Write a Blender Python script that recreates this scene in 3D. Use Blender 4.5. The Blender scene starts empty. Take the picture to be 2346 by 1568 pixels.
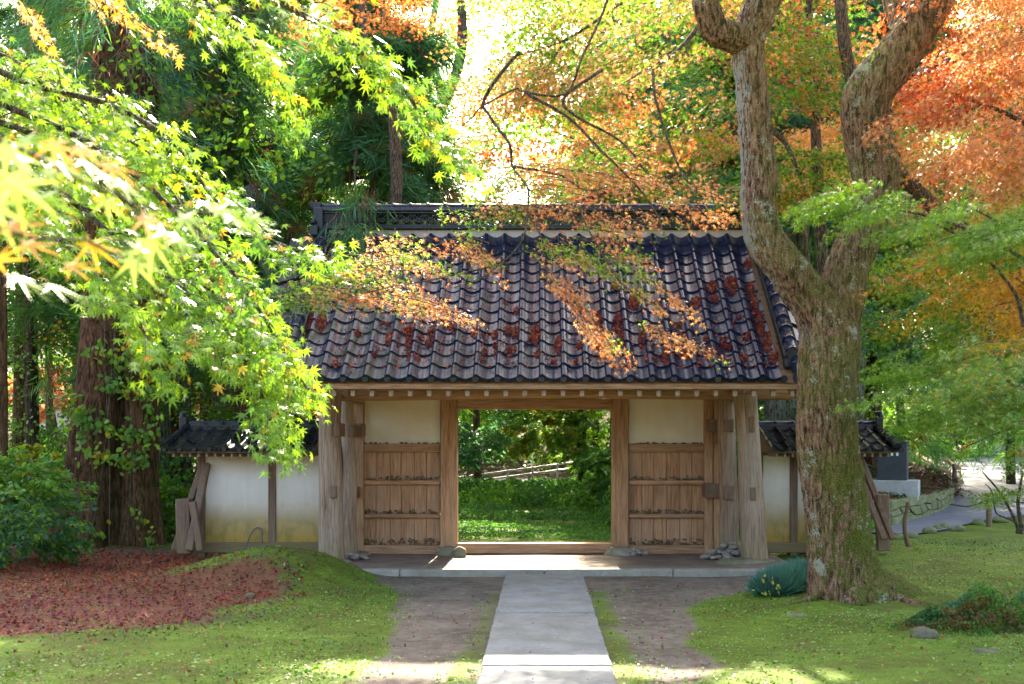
import bpy, math, random
import numpy as np
from mathutils import Vector, Matrix

random.seed(11)
RNG = np.random.default_rng(11)
S = bpy.context.scene
COL = S.collection

# ------------------------------------------------------------------ camera
F = 2431.0            # focal length in units of a 2346 px wide frame
CU, CV, EYE = 1238.0, 1018.0, 1.6
cam_data = bpy.data.cameras.new('camera')
cam_data.sensor_width = 36.0
cam_data.lens = 36.0 * F / 2346.0
cam_data.shift_x = -(CU - 1173.0) / 2346.0
cam_data.shift_y = (CV - 784.0) / 2346.0
cam_data.clip_end = 3000.0
cam_data.clip_start = 0.05
cam_data.dof.use_dof = True
cam_data.dof.focus_distance = 13.0
cam_data.dof.aperture_fstop = 5.6
cam = bpy.data.objects.new('camera', cam_data)
cam.location = (0, 0, EYE)
cam.rotation_euler = (math.radians(90), 0, 0)
COL.objects.link(cam)
S.camera = cam

# ------------------------------------------------------------------ light
SUN_EL, SUN_AZ = math.radians(36), math.radians(1.0)   # azimuth from +Y towards +X
world = bpy.data.worlds.new('World')
S.world = world
world.use_nodes = True
wn = world.node_tree.nodes
wl = world.node_tree.links
bg = wn.get('Background') or wn.new('ShaderNodeBackground')
sky = wn.new('ShaderNodeTexSky')
sky.sky_type = 'NISHITA'
sky.sun_disc = False
sky.sun_elevation = SUN_EL
sky.sun_rotation = SUN_AZ
sky.air_density = 0.85
sky.dust_density = 5.0
sky.ozone_density = 0.6
wl.new(sky.outputs[0], bg.inputs['Color'])
bg.inputs['Strength'].default_value = 0.15
sd = bpy.data.lights.new('sun', 'SUN')
sd.energy = 5.0
sd.angle = math.radians(0.53)
sd.color = (1.0, 0.93, 0.80)
sun = bpy.data.objects.new('sun', sd)
sdir = Vector((math.sin(SUN_AZ) * math.cos(SUN_EL), math.cos(SUN_AZ) * math.cos(SUN_EL), math.sin(SUN_EL)))
sun.rotation_euler = sdir.to_track_quat('Z', 'Y').to_euler()
sun.location = (0, 0, 30)
COL.objects.link(sun)
S.view_settings.view_transform = 'Standard'
S.view_settings.look = 'None'
S.view_settings.exposure = 2.75
S.view_settings.gamma = 1.0
S.view_settings.use_white_balance = True      # the camera was balanced for open shade
S.view_settings.white_balance_temperature = 6900
S.view_settings.white_balance_tint = 10
S.view_settings.use_curve_mapping = False
S.render.engine = 'CYCLES'
cy = S.cycles
cy.max_bounces = 7
cy.diffuse_bounces = 4
cy.glossy_bounces = 2
cy.transmission_bounces = 4
cy.transparent_max_bounces = 4
cy.caustics_reflective = False
cy.caustics_refractive = False
cy.use_denoising = True
cy.sample_clamp_indirect = 6.0

# ------------------------------------------------------------------ helpers
def P(u, v, D):
    return np.array([(u - CU) * D / F, D, EYE + (CV - v) * D / F])

def hash3(ix, iy, iz):
    n = (ix * 374761393 + iy * 668265263 + iz * 2147483647 * 3 + 1013904223) & 0xFFFFFFFF
    n = ((n ^ (n >> 13)) * 1274126177) & 0xFFFFFFFF
    n = (n ^ (n >> 16)) & 0xFFFFFFFF
    n = (n * 2246822519) & 0xFFFFFFFF
    n = n ^ (n >> 15)
    return (n & 0xFFFFFF) / float(0xFFFFFF)

def vnoise(p):
    p = np.asarray(p, float)
    i = np.floor(p).astype(np.int64)
    f = p - i
    f = f * f * (3 - 2 * f)
    r = 0
    for dx in (0, 1):
        for dy in (0, 1):
            for dz in (0, 1):
                w = (f[..., 0] if dx else 1 - f[..., 0]) * (f[..., 1] if dy else 1 - f[..., 1]) * (f[..., 2] if dz else 1 - f[..., 2])
                r = r + w * hash3(i[..., 0] + dx, i[..., 1] + dy, i[..., 2] + dz)
    return r

def fbm(p, octv=4):
    p = np.asarray(p, float)
    a, s, t = 1.0, 0.0, 0.0
    for k in range(octv):
        s = s + a * vnoise(p * (2 ** k) + 17.3 * k)
        t += a
        a *= 0.5
    return s / t

def sstep(a, b, x):
    t = np.clip((x - a) / (b - a), 0, 1)
    return t * t * (3 - 2 * t)

def tag(o, label=None, cat=None, group=None, kind=None):
    if label: o['label'] = label
    if cat: o['category'] = cat
    if group: o['group'] = group
    if kind: o['kind'] = kind
    return o

def empty(name, loc=(0, 0, 0), label=None, cat=None, group=None, kind=None):
    o = bpy.data.objects.new(name, None)
    o.location = loc
    o.empty_display_size = 0.2
    COL.objects.link(o)
    return tag(o, label, cat, group, kind)

def world_off(parent):
    v = Vector((0, 0, 0))
    while parent is not None:
        v += Vector(parent.location)
        parent = parent.parent
    return v

def link(name, me, mat=None, parent=None, loc=(0, 0, 0), rot=None):
    o = bpy.data.objects.new(name, me)
    if mat is not None and len(me.materials) == 0:
        me.materials.append(mat)
    o.location = loc
    if rot is not None: o.rotation_euler = rot
    o.parent = parent
    COL.objects.link(o)
    return o

def raw_mesh(name, V, faces_flat, loop_start, loop_total, smooth=False):
    me = bpy.data.meshes.new(name)
    V = np.asarray(V, np.float32)
    me.vertices.add(len(V))
    me.vertices.foreach_set('co', V.ravel())
    me.loops.add(len(faces_flat))
    me.loops.foreach_set('vertex_index', np.asarray(faces_flat, np.int32))
    me.polygons.add(len(loop_start))
    me.polygons.foreach_set('loop_start', np.asarray(loop_start, np.int32))
    me.polygons.foreach_set('loop_total', np.asarray(loop_total, np.int32))
    me.polygons.foreach_set('use_smooth', np.full(len(loop_start), bool(smooth)))
    me.update(calc_edges=True)
    return me

class MB:
    def __init__(s):
        s.v = []; s.f = []; s.sm = []
    def add(s, verts, faces, smooth=False):
        b = len(s.v)
        s.v.extend([tuple(map(float, q)) for q in verts])
        for fc in faces:
            s.f.append(tuple(b + i for i in fc)); s.sm.append(smooth)
        return s
    def box(s, x0, x1, y0, y1, z0, z1):
        v = [(x0, y0, z0), (x1, y0, z0), (x1, y1, z0), (x0, y1, z0), (x0, y0, z1), (x1, y0, z1), (x1, y1, z1), (x0, y1, z1)]
        return s.add(v, [(0, 3, 2, 1), (4, 5, 6, 7), (0, 1, 5, 4), (1, 2, 6, 5), (2, 3, 7, 6), (3, 0, 4, 7)])
    def beam(s, a, b, w, h, up=(0, 0, 1)):
        a = np.array(a, float); b = np.array(b, float); d = b - a; d /= np.linalg.norm(d)
        upv = np.array(up, float)
        if abs(d @ upv) > .95: upv = np.array((0., 1, 0))
        sx = np.cross(d, upv); sx /= np.linalg.norm(sx); uz = np.cross(sx, d)
        v = []
        for p in (a, b):
            for i, j in ((-1, -1), (1, -1), (1, 1), (-1, 1)):
                v.append(p + sx * i * w / 2 + uz * j * h / 2)
        return s.add(v, [(0, 3, 2, 1), (4, 5, 6, 7), (0, 1, 5, 4), (1, 2, 6, 5), (2, 3, 7, 6), (3, 0, 4, 7)])
    def tube(s, pts, rad, sides=8, cap=True, smooth=True, disp=None):
        pts = np.asarray(pts, float); n = len(pts)
        rad = np.broadcast_to(np.asarray(rad, float), (n,)) if np.ndim(rad) <= 1 else rad
        tg = np.gradient(pts, axis=0); tg /= (np.linalg.norm(tg, axis=1)[:, None] + 1e-9)
        ref = np.array((0., 1, 0)) if abs(tg[0][1]) < .8 else np.array((1., 0, 0))
        V = []
        for k in range(n):
            a = np.cross(tg[k], ref); a /= np.linalg.norm(a); b = np.cross(tg[k], a); ref = np.cross(a, tg[k])
            th = np.arange(sides) * 2 * math.pi / sides
            r = rad[k] * np.ones(sides)
            if disp is not None: r = r * disp(th, k, n)
            V.append(pts[k] + np.outer(np.cos(th) * r, a) + np.outer(np.sin(th) * r, b))
        V = np.concatenate(V)
        fc = []
        for k in range(n - 1):
            for j in range(sides):
                j2 = (j + 1) % sides
                fc.append((k * sides + j, k * sides + j2, (k + 1) * sides + j2, (k + 1) * sides + j))
        s.add(V, fc, smooth)
        if cap:
            s.add(V[:sides], [tuple(range(sides))[::-1]]); s.add(V[-sides:], [tuple(range(sides))])
        return s
    def blob(s, c, r, seed=0, amp=.18, sub=1):
        v, f = ico(sub)
        n = fbm(v * 1.7 + seed * 7.1, 2)[:, None]
        s.add(np.array(c) + v * (1 + (n - .5) * 2 * amp) * np.array(r), f, sub > 1)
        return s
    def mesh(s, name, off=(0, 0, 0)):
        me = bpy.data.meshes.new(name)
        o = np.array(off, float)
        me.from_pydata([tuple(np.array(q) - o) for q in s.v], [], s.f)
        me.polygons.foreach_set('use_smooth', s.sm)
        me.update()
        return me
    def build(s, name, mat, parent=None, bevel=0):
        off = world_off(parent)
        o = link(name, s.mesh(name, off), mat, parent)
        if bevel:
            m = o.modifiers.new('bevel', 'BEVEL'); m.width = bevel; m.segments = 1; m.limit_method = 'ANGLE'
        return o

_ico = {}
def ico(sub):
    if sub in _ico: return _ico[sub]
    t = (1 + 5 ** .5) / 2
    v = [(-1, t, 0), (1, t, 0), (-1, -t, 0), (1, -t, 0), (0, -1, t), (0, 1, t), (0, -1, -t), (0, 1, -t), (t, 0, -1), (t, 0, 1), (-t, 0, -1), (-t, 0, 1)]
    v = [np.array(q) / np.linalg.norm(q) for q in v]
    f = [(0, 11, 5), (0, 5, 1), (0, 1, 7), (0, 7, 10), (0, 10, 11), (1, 5, 9), (5, 11, 4), (11, 10, 2), (10, 7, 6), (7, 1, 8), (3, 9, 4), (3, 4, 2), (3, 2, 6), (3, 6, 8), (3, 8, 9), (4, 9, 5), (2, 4, 11), (6, 2, 10), (8, 6, 7), (9, 8, 1)]
    for _ in range(sub):
        c = {}; nf = []
        def mid(a, b):
            k = (min(a, b), max(a, b))
            if k not in c:
                m = v[a] + v[b]; v.append(m / np.linalg.norm(m)); c[k] = len(v) - 1
            return c[k]
        for a, b, d in f:
            x, y, z = mid(a, b), mid(b, d), mid(d, a)
            nf += [(a, x, z), (b, y, x), (d, z, y), (x, y, z)]
        f = nf
    _ico[sub] = (np.array(v), f)
    return _ico[sub]

def spline(pts, n=24):
    pts = np.asarray(pts, float)
    if len(pts) == 2: return pts[0] + np.linspace(0, 1, n)[:, None] * (pts[1] - pts[0])
    q = np.vstack([2 * pts[0] - pts[1], pts, 2 * pts[-1] - pts[-2]])
    out = []
    ts = np.linspace(0, len(pts) - 1 - 1e-6, n)
    for t in ts:
        i = int(t); u = t - i
        p0, p1, p2, p3 = q[i], q[i + 1], q[i + 2], q[i + 3]
        out.append(.5 * ((2 * p1) + (-p0 + p2) * u + (2 * p0 - 5 * p1 + 4 * p2 - p3) * u * u + (-p0 + 3 * p1 - 3 * p2 + p3) * u ** 3))
    return np.array(out)

# ------------------------------------------------------------------ materials
def new_mat(name):
    m = bpy.data.materials.new(name); m.use_nodes = True
    nt = m.node_tree; nt.nodes.clear()
    out = nt.nodes.new('ShaderNodeOutputMaterial')
    return m, nt, out
def N(nt, t, **kw):
    n = nt.nodes.new(t)
    for k, v in kw.items():
        if k.startswith('_'): setattr(n, k[1:], v)
        else: n.inputs[k.replace('__', ' ')].default_value = v
    return n
def ramp(nt, fac, stops):
    r = nt.nodes.new('ShaderNodeValToRGB')
    e = r.color_ramp.elements
    e[0].position = stops[0][0]; e[0].color = (*stops[0][1], 1)
    e[1].position = stops[-1][0]; e[1].color = (*stops[-1][1], 1)
    for p, c in stops[1:-1]:
        q = e.new(p); q.color = (*c, 1)
    nt.links.new(fac, r.inputs['Fac'])
    return r
def g(x): return (x, x, x)
def mixc(nt, fac, a, b, mode='MIX'):
    m = nt.nodes.new('ShaderNodeMix'); m.data_type = 'RGBA'; m.blend_type = mode
    L = nt.links
    for sock, val in ((m.inputs[0], fac), (m.inputs[6], a), (m.inputs[7], b)):
        if hasattr(val, 'links') or isinstance(val, bpy.types.NodeSocket): L.new(val, sock)
        elif isinstance(val, (int, float)): sock.default_value = val
        else: sock.default_value = (*val, 1)
    return m.outputs[2]
def noise(nt, vec, scale, detail=4, rough=.55, stretch=None, dist=0):
    if stretch is not None:
        mp = nt.nodes.new('ShaderNodeMapping'); mp.inputs['Scale'].default_value = stretch
        nt.links.new(vec, mp.inputs['Vector']); vec = mp.outputs[0]
    n = nt.nodes.new('ShaderNodeTexNoise')
    n.inputs['Scale'].default_value = scale; n.inputs['Detail'].default_value = detail
    n.inputs['Roughness'].default_value = rough; n.inputs['Distortion'].default_value = dist
    nt.links.new(vec, n.inputs['Vector'])
    return n.outputs[0]
def math_(nt, op, a, b=0.0, c=None):
    m = nt.nodes.new('ShaderNodeMath'); m.operation = op
    for i, val in enumerate((a, b, c)):
        if val is None: continue
        if isinstance(val, bpy.types.NodeSocket): nt.links.new(val, m.inputs[i])
        else: m.inputs[i].default_value = val
    return m.outputs[0]
def bump(nt, h, strength=.4, dist=.02):
    b = nt.nodes.new('ShaderNodeBump'); b.inputs['Strength'].default_value = strength; b.inputs['Distance'].default_value = dist
    nt.links.new(h, b.inputs['Height'])
    return b.outputs[0]
def principled(nt, out, color, rough=.7, normal=None, spec=.4, coat=None):
    p = nt.nodes.new('ShaderNodeBsdfPrincipled')
    if isinstance(color, bpy.types.NodeSocket): nt.links.new(color, p.inputs['Base Color'])
    else: p.inputs['Base Color'].default_value = (*color, 1)
    if isinstance(rough, bpy.types.NodeSocket): nt.links.new(rough, p.inputs['Roughness'])
    else: p.inputs['Roughness'].default_value = rough
    p.inputs['Specular IOR Level'].default_value = spec
    if normal is not None: nt.links.new(normal, p.inputs['Normal'])
    if coat: p.inputs['Coat Weight'].default_value = coat; p.inputs['Coat Roughness'].default_value = .15
    nt.links.new(p.outputs[0], out.inputs['Surface'])
    return p
def geo_pos(nt):
    return nt.nodes.new('ShaderNodeNewGeometry').outputs['Position']
def obj_rand(nt):
    return nt.nodes.new('ShaderNodeObjectInfo').outputs['Random']

def wood(name, dark, light, axis='z', grey=(.30, .27, .24), greyamt=.3, moss=0):
    m, nt, out = new_mat(name)
    pos = geo_pos(nt)
    rnd = obj_rand(nt)
    add = nt.nodes.new('ShaderNodeVectorMath'); add.operation = 'MULTIPLY_ADD'
    add.inputs[1].default_value = (1, 1, 1)
    nt.links.new(pos, add.inputs[0])
    cb = nt.nodes.new('ShaderNodeCombineXYZ')
    r3 = math_(nt, 'MULTIPLY', rnd, 13.0)
    nt.links.new(r3, cb.inputs[0]); nt.links.new(r3, cb.inputs[1])
    nt.links.new(cb.outputs[0], add.inputs[2])
    vec = add.outputs[0]
    st = {'z': (1, 1, .07), 'x': (.07, 1, 1), 'y': (1, .07, 1)}[axis]
    g1 = noise(nt, vec, 42, 5, .6, st, .3)
    g2 = noise(nt, vec, 3.0, 4, .6, tuple(min(1, q * 4) for q in st))
    g3 = noise(nt, vec, 150, 3, .6, tuple(q if q == 1 else .04 for q in st))
    c = ramp(nt, g1, [(.3, dark), (.7, light)]).outputs[0]
    c = mixc(nt, math_(nt, 'MULTIPLY', ramp(nt, g2, [(.4, g(0)), (.65, g(1))]).outputs[0], greyamt), c, grey)
    c = mixc(nt, math_(nt, 'MULTIPLY', ramp(nt, g3, [(.32, g(1)), (.42, g(0))]).outputs[0], .55), c, tuple(q * .35 for q in dark))
    c = mixc(nt, .35, c, mixc(nt, rnd, g(.75), g(1.15)), 'MULTIPLY')
    if moss:
        mm = noise(nt, pos, 9, 4, .6)
        sp = nt.nodes.new('ShaderNodeSeparateXYZ'); nt.links.new(pos, sp.inputs[0])
        low = ramp(nt, math_(nt, 'ADD', sp.outputs[2], math_(nt, 'MULTIPLY', mm, .8)), [(.45, g(1)), (.95, g(0))]).outputs[0]
        c = mixc(nt, math_(nt, 'MULTIPLY', low, moss), c, (.20, .17, .045))
    hgt = math_(nt, 'ADD', g1, math_(nt, 'MULTIPLY', g3, .6))
    principled(nt, out, c, .78, bump(nt, hgt, .5, .006), .25)
    return m

M = {}
M['wood'] = wood('warm_brown_timber', (.20, .095, .042), (.52, .30, .155), 'z', (.46, .33, .21), .35)
M['wood_x'] = wood('warm_brown_beam_timber', (.20, .095, .045), (.52, .30, .16), 'x', (.46, .33, .22), .35)
M['wood_y'] = wood('brown_rafter_timber', (.16, .09, .05), (.38, .24, .14), 'y', (.4, .32, .24), .3)
M['wood_pale'] = wood('pale_rafter_end_timber', (.26, .18, .12), (.42, .32, .24), 'y')
M['wood_log'] = wood('weathered_grey_log', (.11, .065, .04), (.44, .31, .21), 'z', (.44, .36, .28), .5, .45)
M['wood_dark'] = wood('dark_weathered_timber', (.11, .06, .038), (.27, .165, .105), 'z', (.25, .19, .14), .5, .3)
M['wood_dark_x'] = wood('dark_weathered_beam', (.12, .075, .045), (.28, .19, .12), 'x', (.26, .21, .14), .5, .5)
M['bamboo'] = wood('dry_bamboo', (.25, .16, .08), (.42, .30, .16), 'y', (.3, .25, .2), .3)
M['plank'] = wood('reddish_plank', (.24, .11, .05), (.55, .31, .165), 'z', (.52, .36, .23), .45)

def plaster(name, top, mid, stain, z0, z1, amt=1.0):
    m, nt, out = new_mat(name)
    pos = geo_pos(nt)
    sp = nt.nodes.new('ShaderNodeSeparateXYZ'); nt.links.new(pos, sp.inputs[0])
    n1 = noise(nt, pos, 2.2, 5, .6); n2 = noise(nt, pos, 30, 4, .6); n3 = noise(nt, pos, 9, 4, .6, (1, 1, .5))
    c = ramp(nt, n1, [(.35, top), (.65, mid)]).outputs[0]
    zz = math_(nt, 'ADD', sp.outputs[2], math_(nt, 'MULTIPLY', math_(nt, 'SUBTRACT', n3, .5), .35))
    f = ramp(nt, math_(nt, 'DIVIDE', math_(nt, 'SUBTRACT', zz, z0), z1 - z0), [(0, g(1)), (.35, g(.8)), (.6, g(.3)), (1, g(0))]).outputs[0]
    c = mixc(nt, math_(nt, 'MULTIPLY', f, amt), c, stain)
    f2 = math_(nt, 'MULTIPLY', math_(nt, 'MULTIPLY', f, f), ramp(nt, n3, [(.45, g(0)), (.6, g(.7))]).outputs[0])
    c = mixc(nt, math_(nt, 'MULTIPLY', f2, amt), c, (.20, .18, .03))
    streak = ramp(nt, noise(nt, pos, 12, 4, .65, (1, 1, .08)), [(.5, g(1)), (.8, g(.92))]).outputs[0]
    c = mixc(nt, 1.0, c, streak, 'MULTIPLY')
    principled(nt, out, c, .9, bump(nt, n2, .15, .004), .2)
    return m
M['plaster'] = plaster('cream_plaster', (.72, .64, .48), (.80, .73, .58), (.5, .42, .25), -1, -.5, 0)
M['plaster_wall'] = plaster('stained_white_plaster', (.78, .74, .66), (.86, .83, .77), (.42, .26, .045), .20, 1.15)
M['plaster_trim'] = plaster('grey_plaster_trim', (.42, .38, .34), (.55, .50, .46), (.3, .25, .1), -1, -.5, 0)

def tile_mat(name, base, base2, mossy, rough=.24):
    m, nt, out = new_mat(name)
    pos = geo_pos(nt); rnd = obj_rand(nt)
    sp = nt.nodes.new('ShaderNodeSeparateXYZ'); nt.links.new(pos, sp.inputs[0])
    n1 = noise(nt, pos, 5, 5, .65); n2 = noise(nt, pos, 38, 4, .6); n4 = noise(nt, pos, 1.2, 3, .5)
    st = noise(nt, pos, 24, 3, .6, (1, .12, .12))
    c = mixc(nt, rnd, base, base2)
    c = mixc(nt, .6, c, ramp(nt, n1, [(.3, g(.6)), (.7, g(1.35))]).outputs[0], 'MULTIPLY')
    left = ramp(nt, math_(nt, 'MULTIPLY_ADD', sp.outputs[0], -.16, .5), [(.25, g(0)), (.85, g(1))]).outputs[0]
    mo = math_(nt, 'MULTIPLY', ramp(nt, math_(nt, 'ADD', math_(nt, 'MULTIPLY', st, .6), math_(nt, 'MULTIPLY', n4, .5)), [(.5, g(0)), (.66, g(1))]).outputs[0],
               math_(nt, 'MULTIPLY_ADD', left, 1.0, .02))
    c = mixc(nt, math_(nt, 'MULTIPLY', mo, mossy), c, (.034, .042, .016))
    red = ramp(nt, math_(nt, 'ADD', st, math_(nt, 'MULTIPLY', rnd, .12)), [(.68, g(0)), (.76, g(.4))]).outputs[0]
    c = mixc(nt, red, c, (.048, .026, .018))
    r = math_(nt, 'ADD', math_(nt, 'MULTIPLY', n2, .12), math_(nt, 'MULTIPLY_ADD', mo, .3, rough - .08))
    principled(nt, out, c, r, bump(nt, n2, .10, .004), .27)
    return m
M['tile'] = tile_mat('glazed_blue_grey_roof_tile', (.010, .015, .036), (.017, .024, .056), .75, .18)
M['tile_dark'] = tile_mat('dark_wall_roof_tile', (.009, .011, .014), (.018, .021, .026), .5, .24)

def rock(name, a, b, moss=0.0, scale=6):
    m, nt, out = new_mat(name)
    pos = geo_pos(nt); rnd = obj_rand(nt)
    n1 = noise(nt, pos, scale, 6, .65); n2 = noise(nt, pos, scale * 7, 4, .6)
    c = ramp(nt, n1, [(.3, a), (.7, b)]).outputs[0]
    c = mixc(nt, .5, c, ramp(nt, n2, [(.3, g(.7)), (.7, g(1.2))]).outputs[0], 'MULTIPLY')
    c = mixc(nt, .5, c, mixc(nt, rnd, g(.7), g(1.2)), 'MULTIPLY')
    if moss:
        c = mixc(nt, math_(nt, 'MULTIPLY', ramp(nt, noise(nt, pos, scale * .8, 4), [(.4, g(0)), (.6, g(1))]).outputs[0], moss), c, (.14, .15, .03))
    principled(nt, out, c, .85, bump(nt, math_(nt, 'ADD', n1, math_(nt, 'MULTIPLY', n2, .3)), .4, .015), .3)
    return m
M['slab'] = rock('granite_paving', (.165, .16, .155), (.28, .275, .265), .16, 3)
M['concrete'] = rock('pale_concrete', (.42, .42, .40), (.56, .56, .53), .15, 3)
M['edging'] = rock('weathered_stone_edging', (.24, .22, .18), (.38, .36, .30), .2, 4)
M['stone'] = rock('foundation_stone', (.16, .14, .10), (.34, .30, .23), .5)
M['dark_rock'] = rock('mossy_dark_rock', (.07, .06, .045), (.17, .145, .105), .5, 9)
M['stone_green'] = rock('mossy_wall_stone', (.13, .15, .07), (.26, .28, .15), .6)
M['pebble'] = rock('river_pebble', (.13, .11, .09), (.42, .37, .31), 0, 14)
M['pebble_dark'] = rock('brown_pebble', (.07, .055, .035), (.24, .18, .11), .2, 22)
M['asphalt'] = rock('grey_asphalt', (.15, .15, .165), (.22, .22, .24), 0, 1.2)
M['earth'] = rock('packed_earth', (.17, .12, .08), (.29, .22, .16), .0, 2.5)
M['cabinet'] = rock('dark_grey_painted_metal', (.050, .055, .060), (.065, .07, .078), 0, 1)
def flat(name, c, rough=.5):
    m, nt, out = new_mat(name)
    pos = geo_pos(nt)
    principled(nt, out, mixc(nt, .3, c, ramp(nt, noise(nt, pos, 12, 3), [(.3, g(.7)), (.7, g(1.2))]).outputs[0], 'MULTIPLY'), rough)
    return m
M['white'] = flat('white_paint', (.75, .75, .75))
M['rail'] = flat('galvanised_rail', (.42, .45, .45), .4)
M['wire'] = flat('grey_wire', (.14, .14, .12), .4)
M['rope'] = flat('black_rope', (.06, .05, .04), .8)
M['navy'] = flat('navy_cloth', (.02, .025, .05), .8)
M['black'] = flat('black_cloth', (.018, .018, .02), .8)
M['skin'] = flat('skin', (.42, .26, .18), .6)
M['hair'] = flat('black_hair', (.015, .012, .01), .5)
M['paleblue'] = flat('pale_lavender_cloth', (.5, .5, .7), .8)
M['whitewall'] = flat('white_house_wall', (.68, .60, .58), .8)
M['metalroof'] = flat('pale_metal_roof', (.62, .66, .74), .35)

def bark(name, a, b, moss=.5, lichen=.5, scale=1.0, side_lichen=0):
    m, nt, out = new_mat(name)
    pos = geo_pos(nt)
    n1 = noise(nt, pos, 32 * scale, 4, .6, (1, 1, .22), .7)
    n2 = noise(nt, pos, 2.2, 4, .6)
    n3 = noise(nt, pos, 14, 5, .75)
    n5 = noise(nt, pos, 95, 3, .7)
    c = ramp(nt, n1, [(.38, tuple(q * .18 for q in a)), (.48, a), (.66, b)]).outputs[0]
    c = mixc(nt, .6, c, ramp(nt, n2, [(.3, (.55, .5, .5)), (.7, (1.4, 1.3, 1.2))]).outputs[0], 'MULTIPLY')
    c = mixc(nt, .75, c, ramp(nt, n5, [(.3, g(.3)), (.7, g(1.8))]).outputs[0], 'MULTIPLY')
    sx = nt.nodes.new('ShaderNodeSeparateXYZ'); nt.links.new(pos, sx.inputs[0])
    nx = nt.nodes.new('ShaderNodeSeparateXYZ'); nt.links.new(nt.nodes.new('ShaderNodeNewGeometry').outputs['Normal'], nx.inputs[0])
    if moss:
        low = ramp(nt, math_(nt, 'MULTIPLY_ADD', sx.outputs[2], -.16, 1.0), [(.2, g(.28)), (.9, g(1))]).outputs[0]
        f = math_(nt, 'ADD', math_(nt, 'MULTIPLY', n2, .5), math_(nt, 'MULTIPLY', n3, .5))
        f = math_(nt, 'ADD', f, math_(nt, 'MULTIPLY', nx.outputs[0], .10))
        mm = ramp(nt, f, [(.41, g(0)), (.52, g(1))]).outputs[0]
        c = mixc(nt, math_(nt, 'MULTIPLY', math_(nt, 'MULTIPLY', mm, low), moss), c, ramp(nt, n5, [(.3, (.025, .035, .004)), (.5, (.09, .11, .012)), (.7, (.24, .25, .04))]).outputs[0])
    if lichen:
        l = math_(nt, 'ADD', noise(nt, pos, 4, 4, .7), math_(nt, 'MULTIPLY', noise(nt, pos, 60, 3, .7), .5))
        lm = ramp(nt, l, [(.86, g(0)), (.90, g(1))]).outputs[0]
        c = mixc(nt, math_(nt, 'MULTIPLY', lm, lichen), c, (.42, .44, .34))
    if side_lichen:
        hi = ramp(nt, math_(nt, 'MULTIPLY', sx.outputs[2], .2), [(.50, g(0)), (.62, g(1))]).outputs[0]
        l2 = math_(nt, 'ADD', math_(nt, 'MULTIPLY', nx.outputs[0], -.30), math_(nt, 'ADD', math_(nt, 'MULTIPLY', n2, .5), math_(nt, 'MULTIPLY', n3, .6)))
        lm2 = ramp(nt, l2, [(.765, g(0)), (.80, g(1))]).outputs[0]
        c = mixc(nt, math_(nt, 'MULTIPLY', math_(nt, 'MULTIPLY', lm2, hi), side_lichen), c, mixc(nt, n5, (.24, .25, .22), (.50, .50, .47)))
    principled(nt, out, c, .9, bump(nt, math_(nt, 'ADD', n1, math_(nt, 'MULTIPLY', n5, .6)), 1.0, .03), .2)
    return m
M['bark_oak'] = bark('mossy_brown_bark', (.21, .12, .07), (.42, .28, .18), .9, .8)
M['bark_left'] = bark('lichen_flecked_bark', (.22, .12, .07), (.42, .27, .17), .95, .8, 1, .85)
M['bark_cedar'] = bark('red_brown_cedar_bark', (.085, .036, .022), (.21, .10, .062), .25, 0, .8)
M['bark_grey'] = bark('grey_smooth_bark', (.20, .20, .19), (.36, .36, .34), .2, .3)
M['bark_dark'] = bark('dark_trunk_bark', (.06, .042, .03), (.14, .10, .075), .2, 0)
M['branch'] = bark('maple_branch_bark', (.10, .075, .055), (.24, .19, .15), .2, .25, 2)

def leaf_mat(name, trans=.5, rough=.42, spec=.35, warm=(1.12, 1.12, .7), tint=None):
    m, nt, out = new_mat(name)
    at = nt.nodes.new('ShaderNodeAttribute'); at.attribute_name = 'col'
    p = nt.nodes.new('ShaderNodeBsdfPrincipled')
    p.inputs['Roughness'].default_value = rough; p.inputs['Specular IOR Level'].default_value = spec
    nt.links.new(at.outputs['Color'], p.inputs['Base Color'])
    t = nt.nodes.new('ShaderNodeBsdfTranslucent')
    nt.links.new(mixc(nt, 1.0, at.outputs['Color'], warm, 'MULTIPLY'), t.inputs['Color'])
    mx = nt.nodes.new('ShaderNodeMixShader'); mx.inputs[0].default_value = trans
    nt.links.new(p.outputs[0], mx.inputs[1]); nt.links.new(t.outputs[0], mx.inputs[2])
    nt.links.new(mx.outputs[0], out.inputs['Surface'])
    return m
M['leaf'] = leaf_mat('maple_leaf', .55)
M['leaf_near'] = leaf_mat('glossy_near_maple_leaf', .5, .30, .55, (1.22, 1.15, .5))
M['leaf_matte'] = leaf_mat('dull_undergrowth_leaf', .4, .7, .1, (1, 1.1, .7))
M['needle'] = leaf_mat('cedar_needle', .45, .5, .3, (1.1, 1.2, .7))
M['litter'] = leaf_mat('fallen_leaf', .15, .6, .25, (1, 1, 1))
M['clover'] = leaf_mat('moss_and_clover', .3, .45, .35, (1.1, 1.1, .6))

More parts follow.
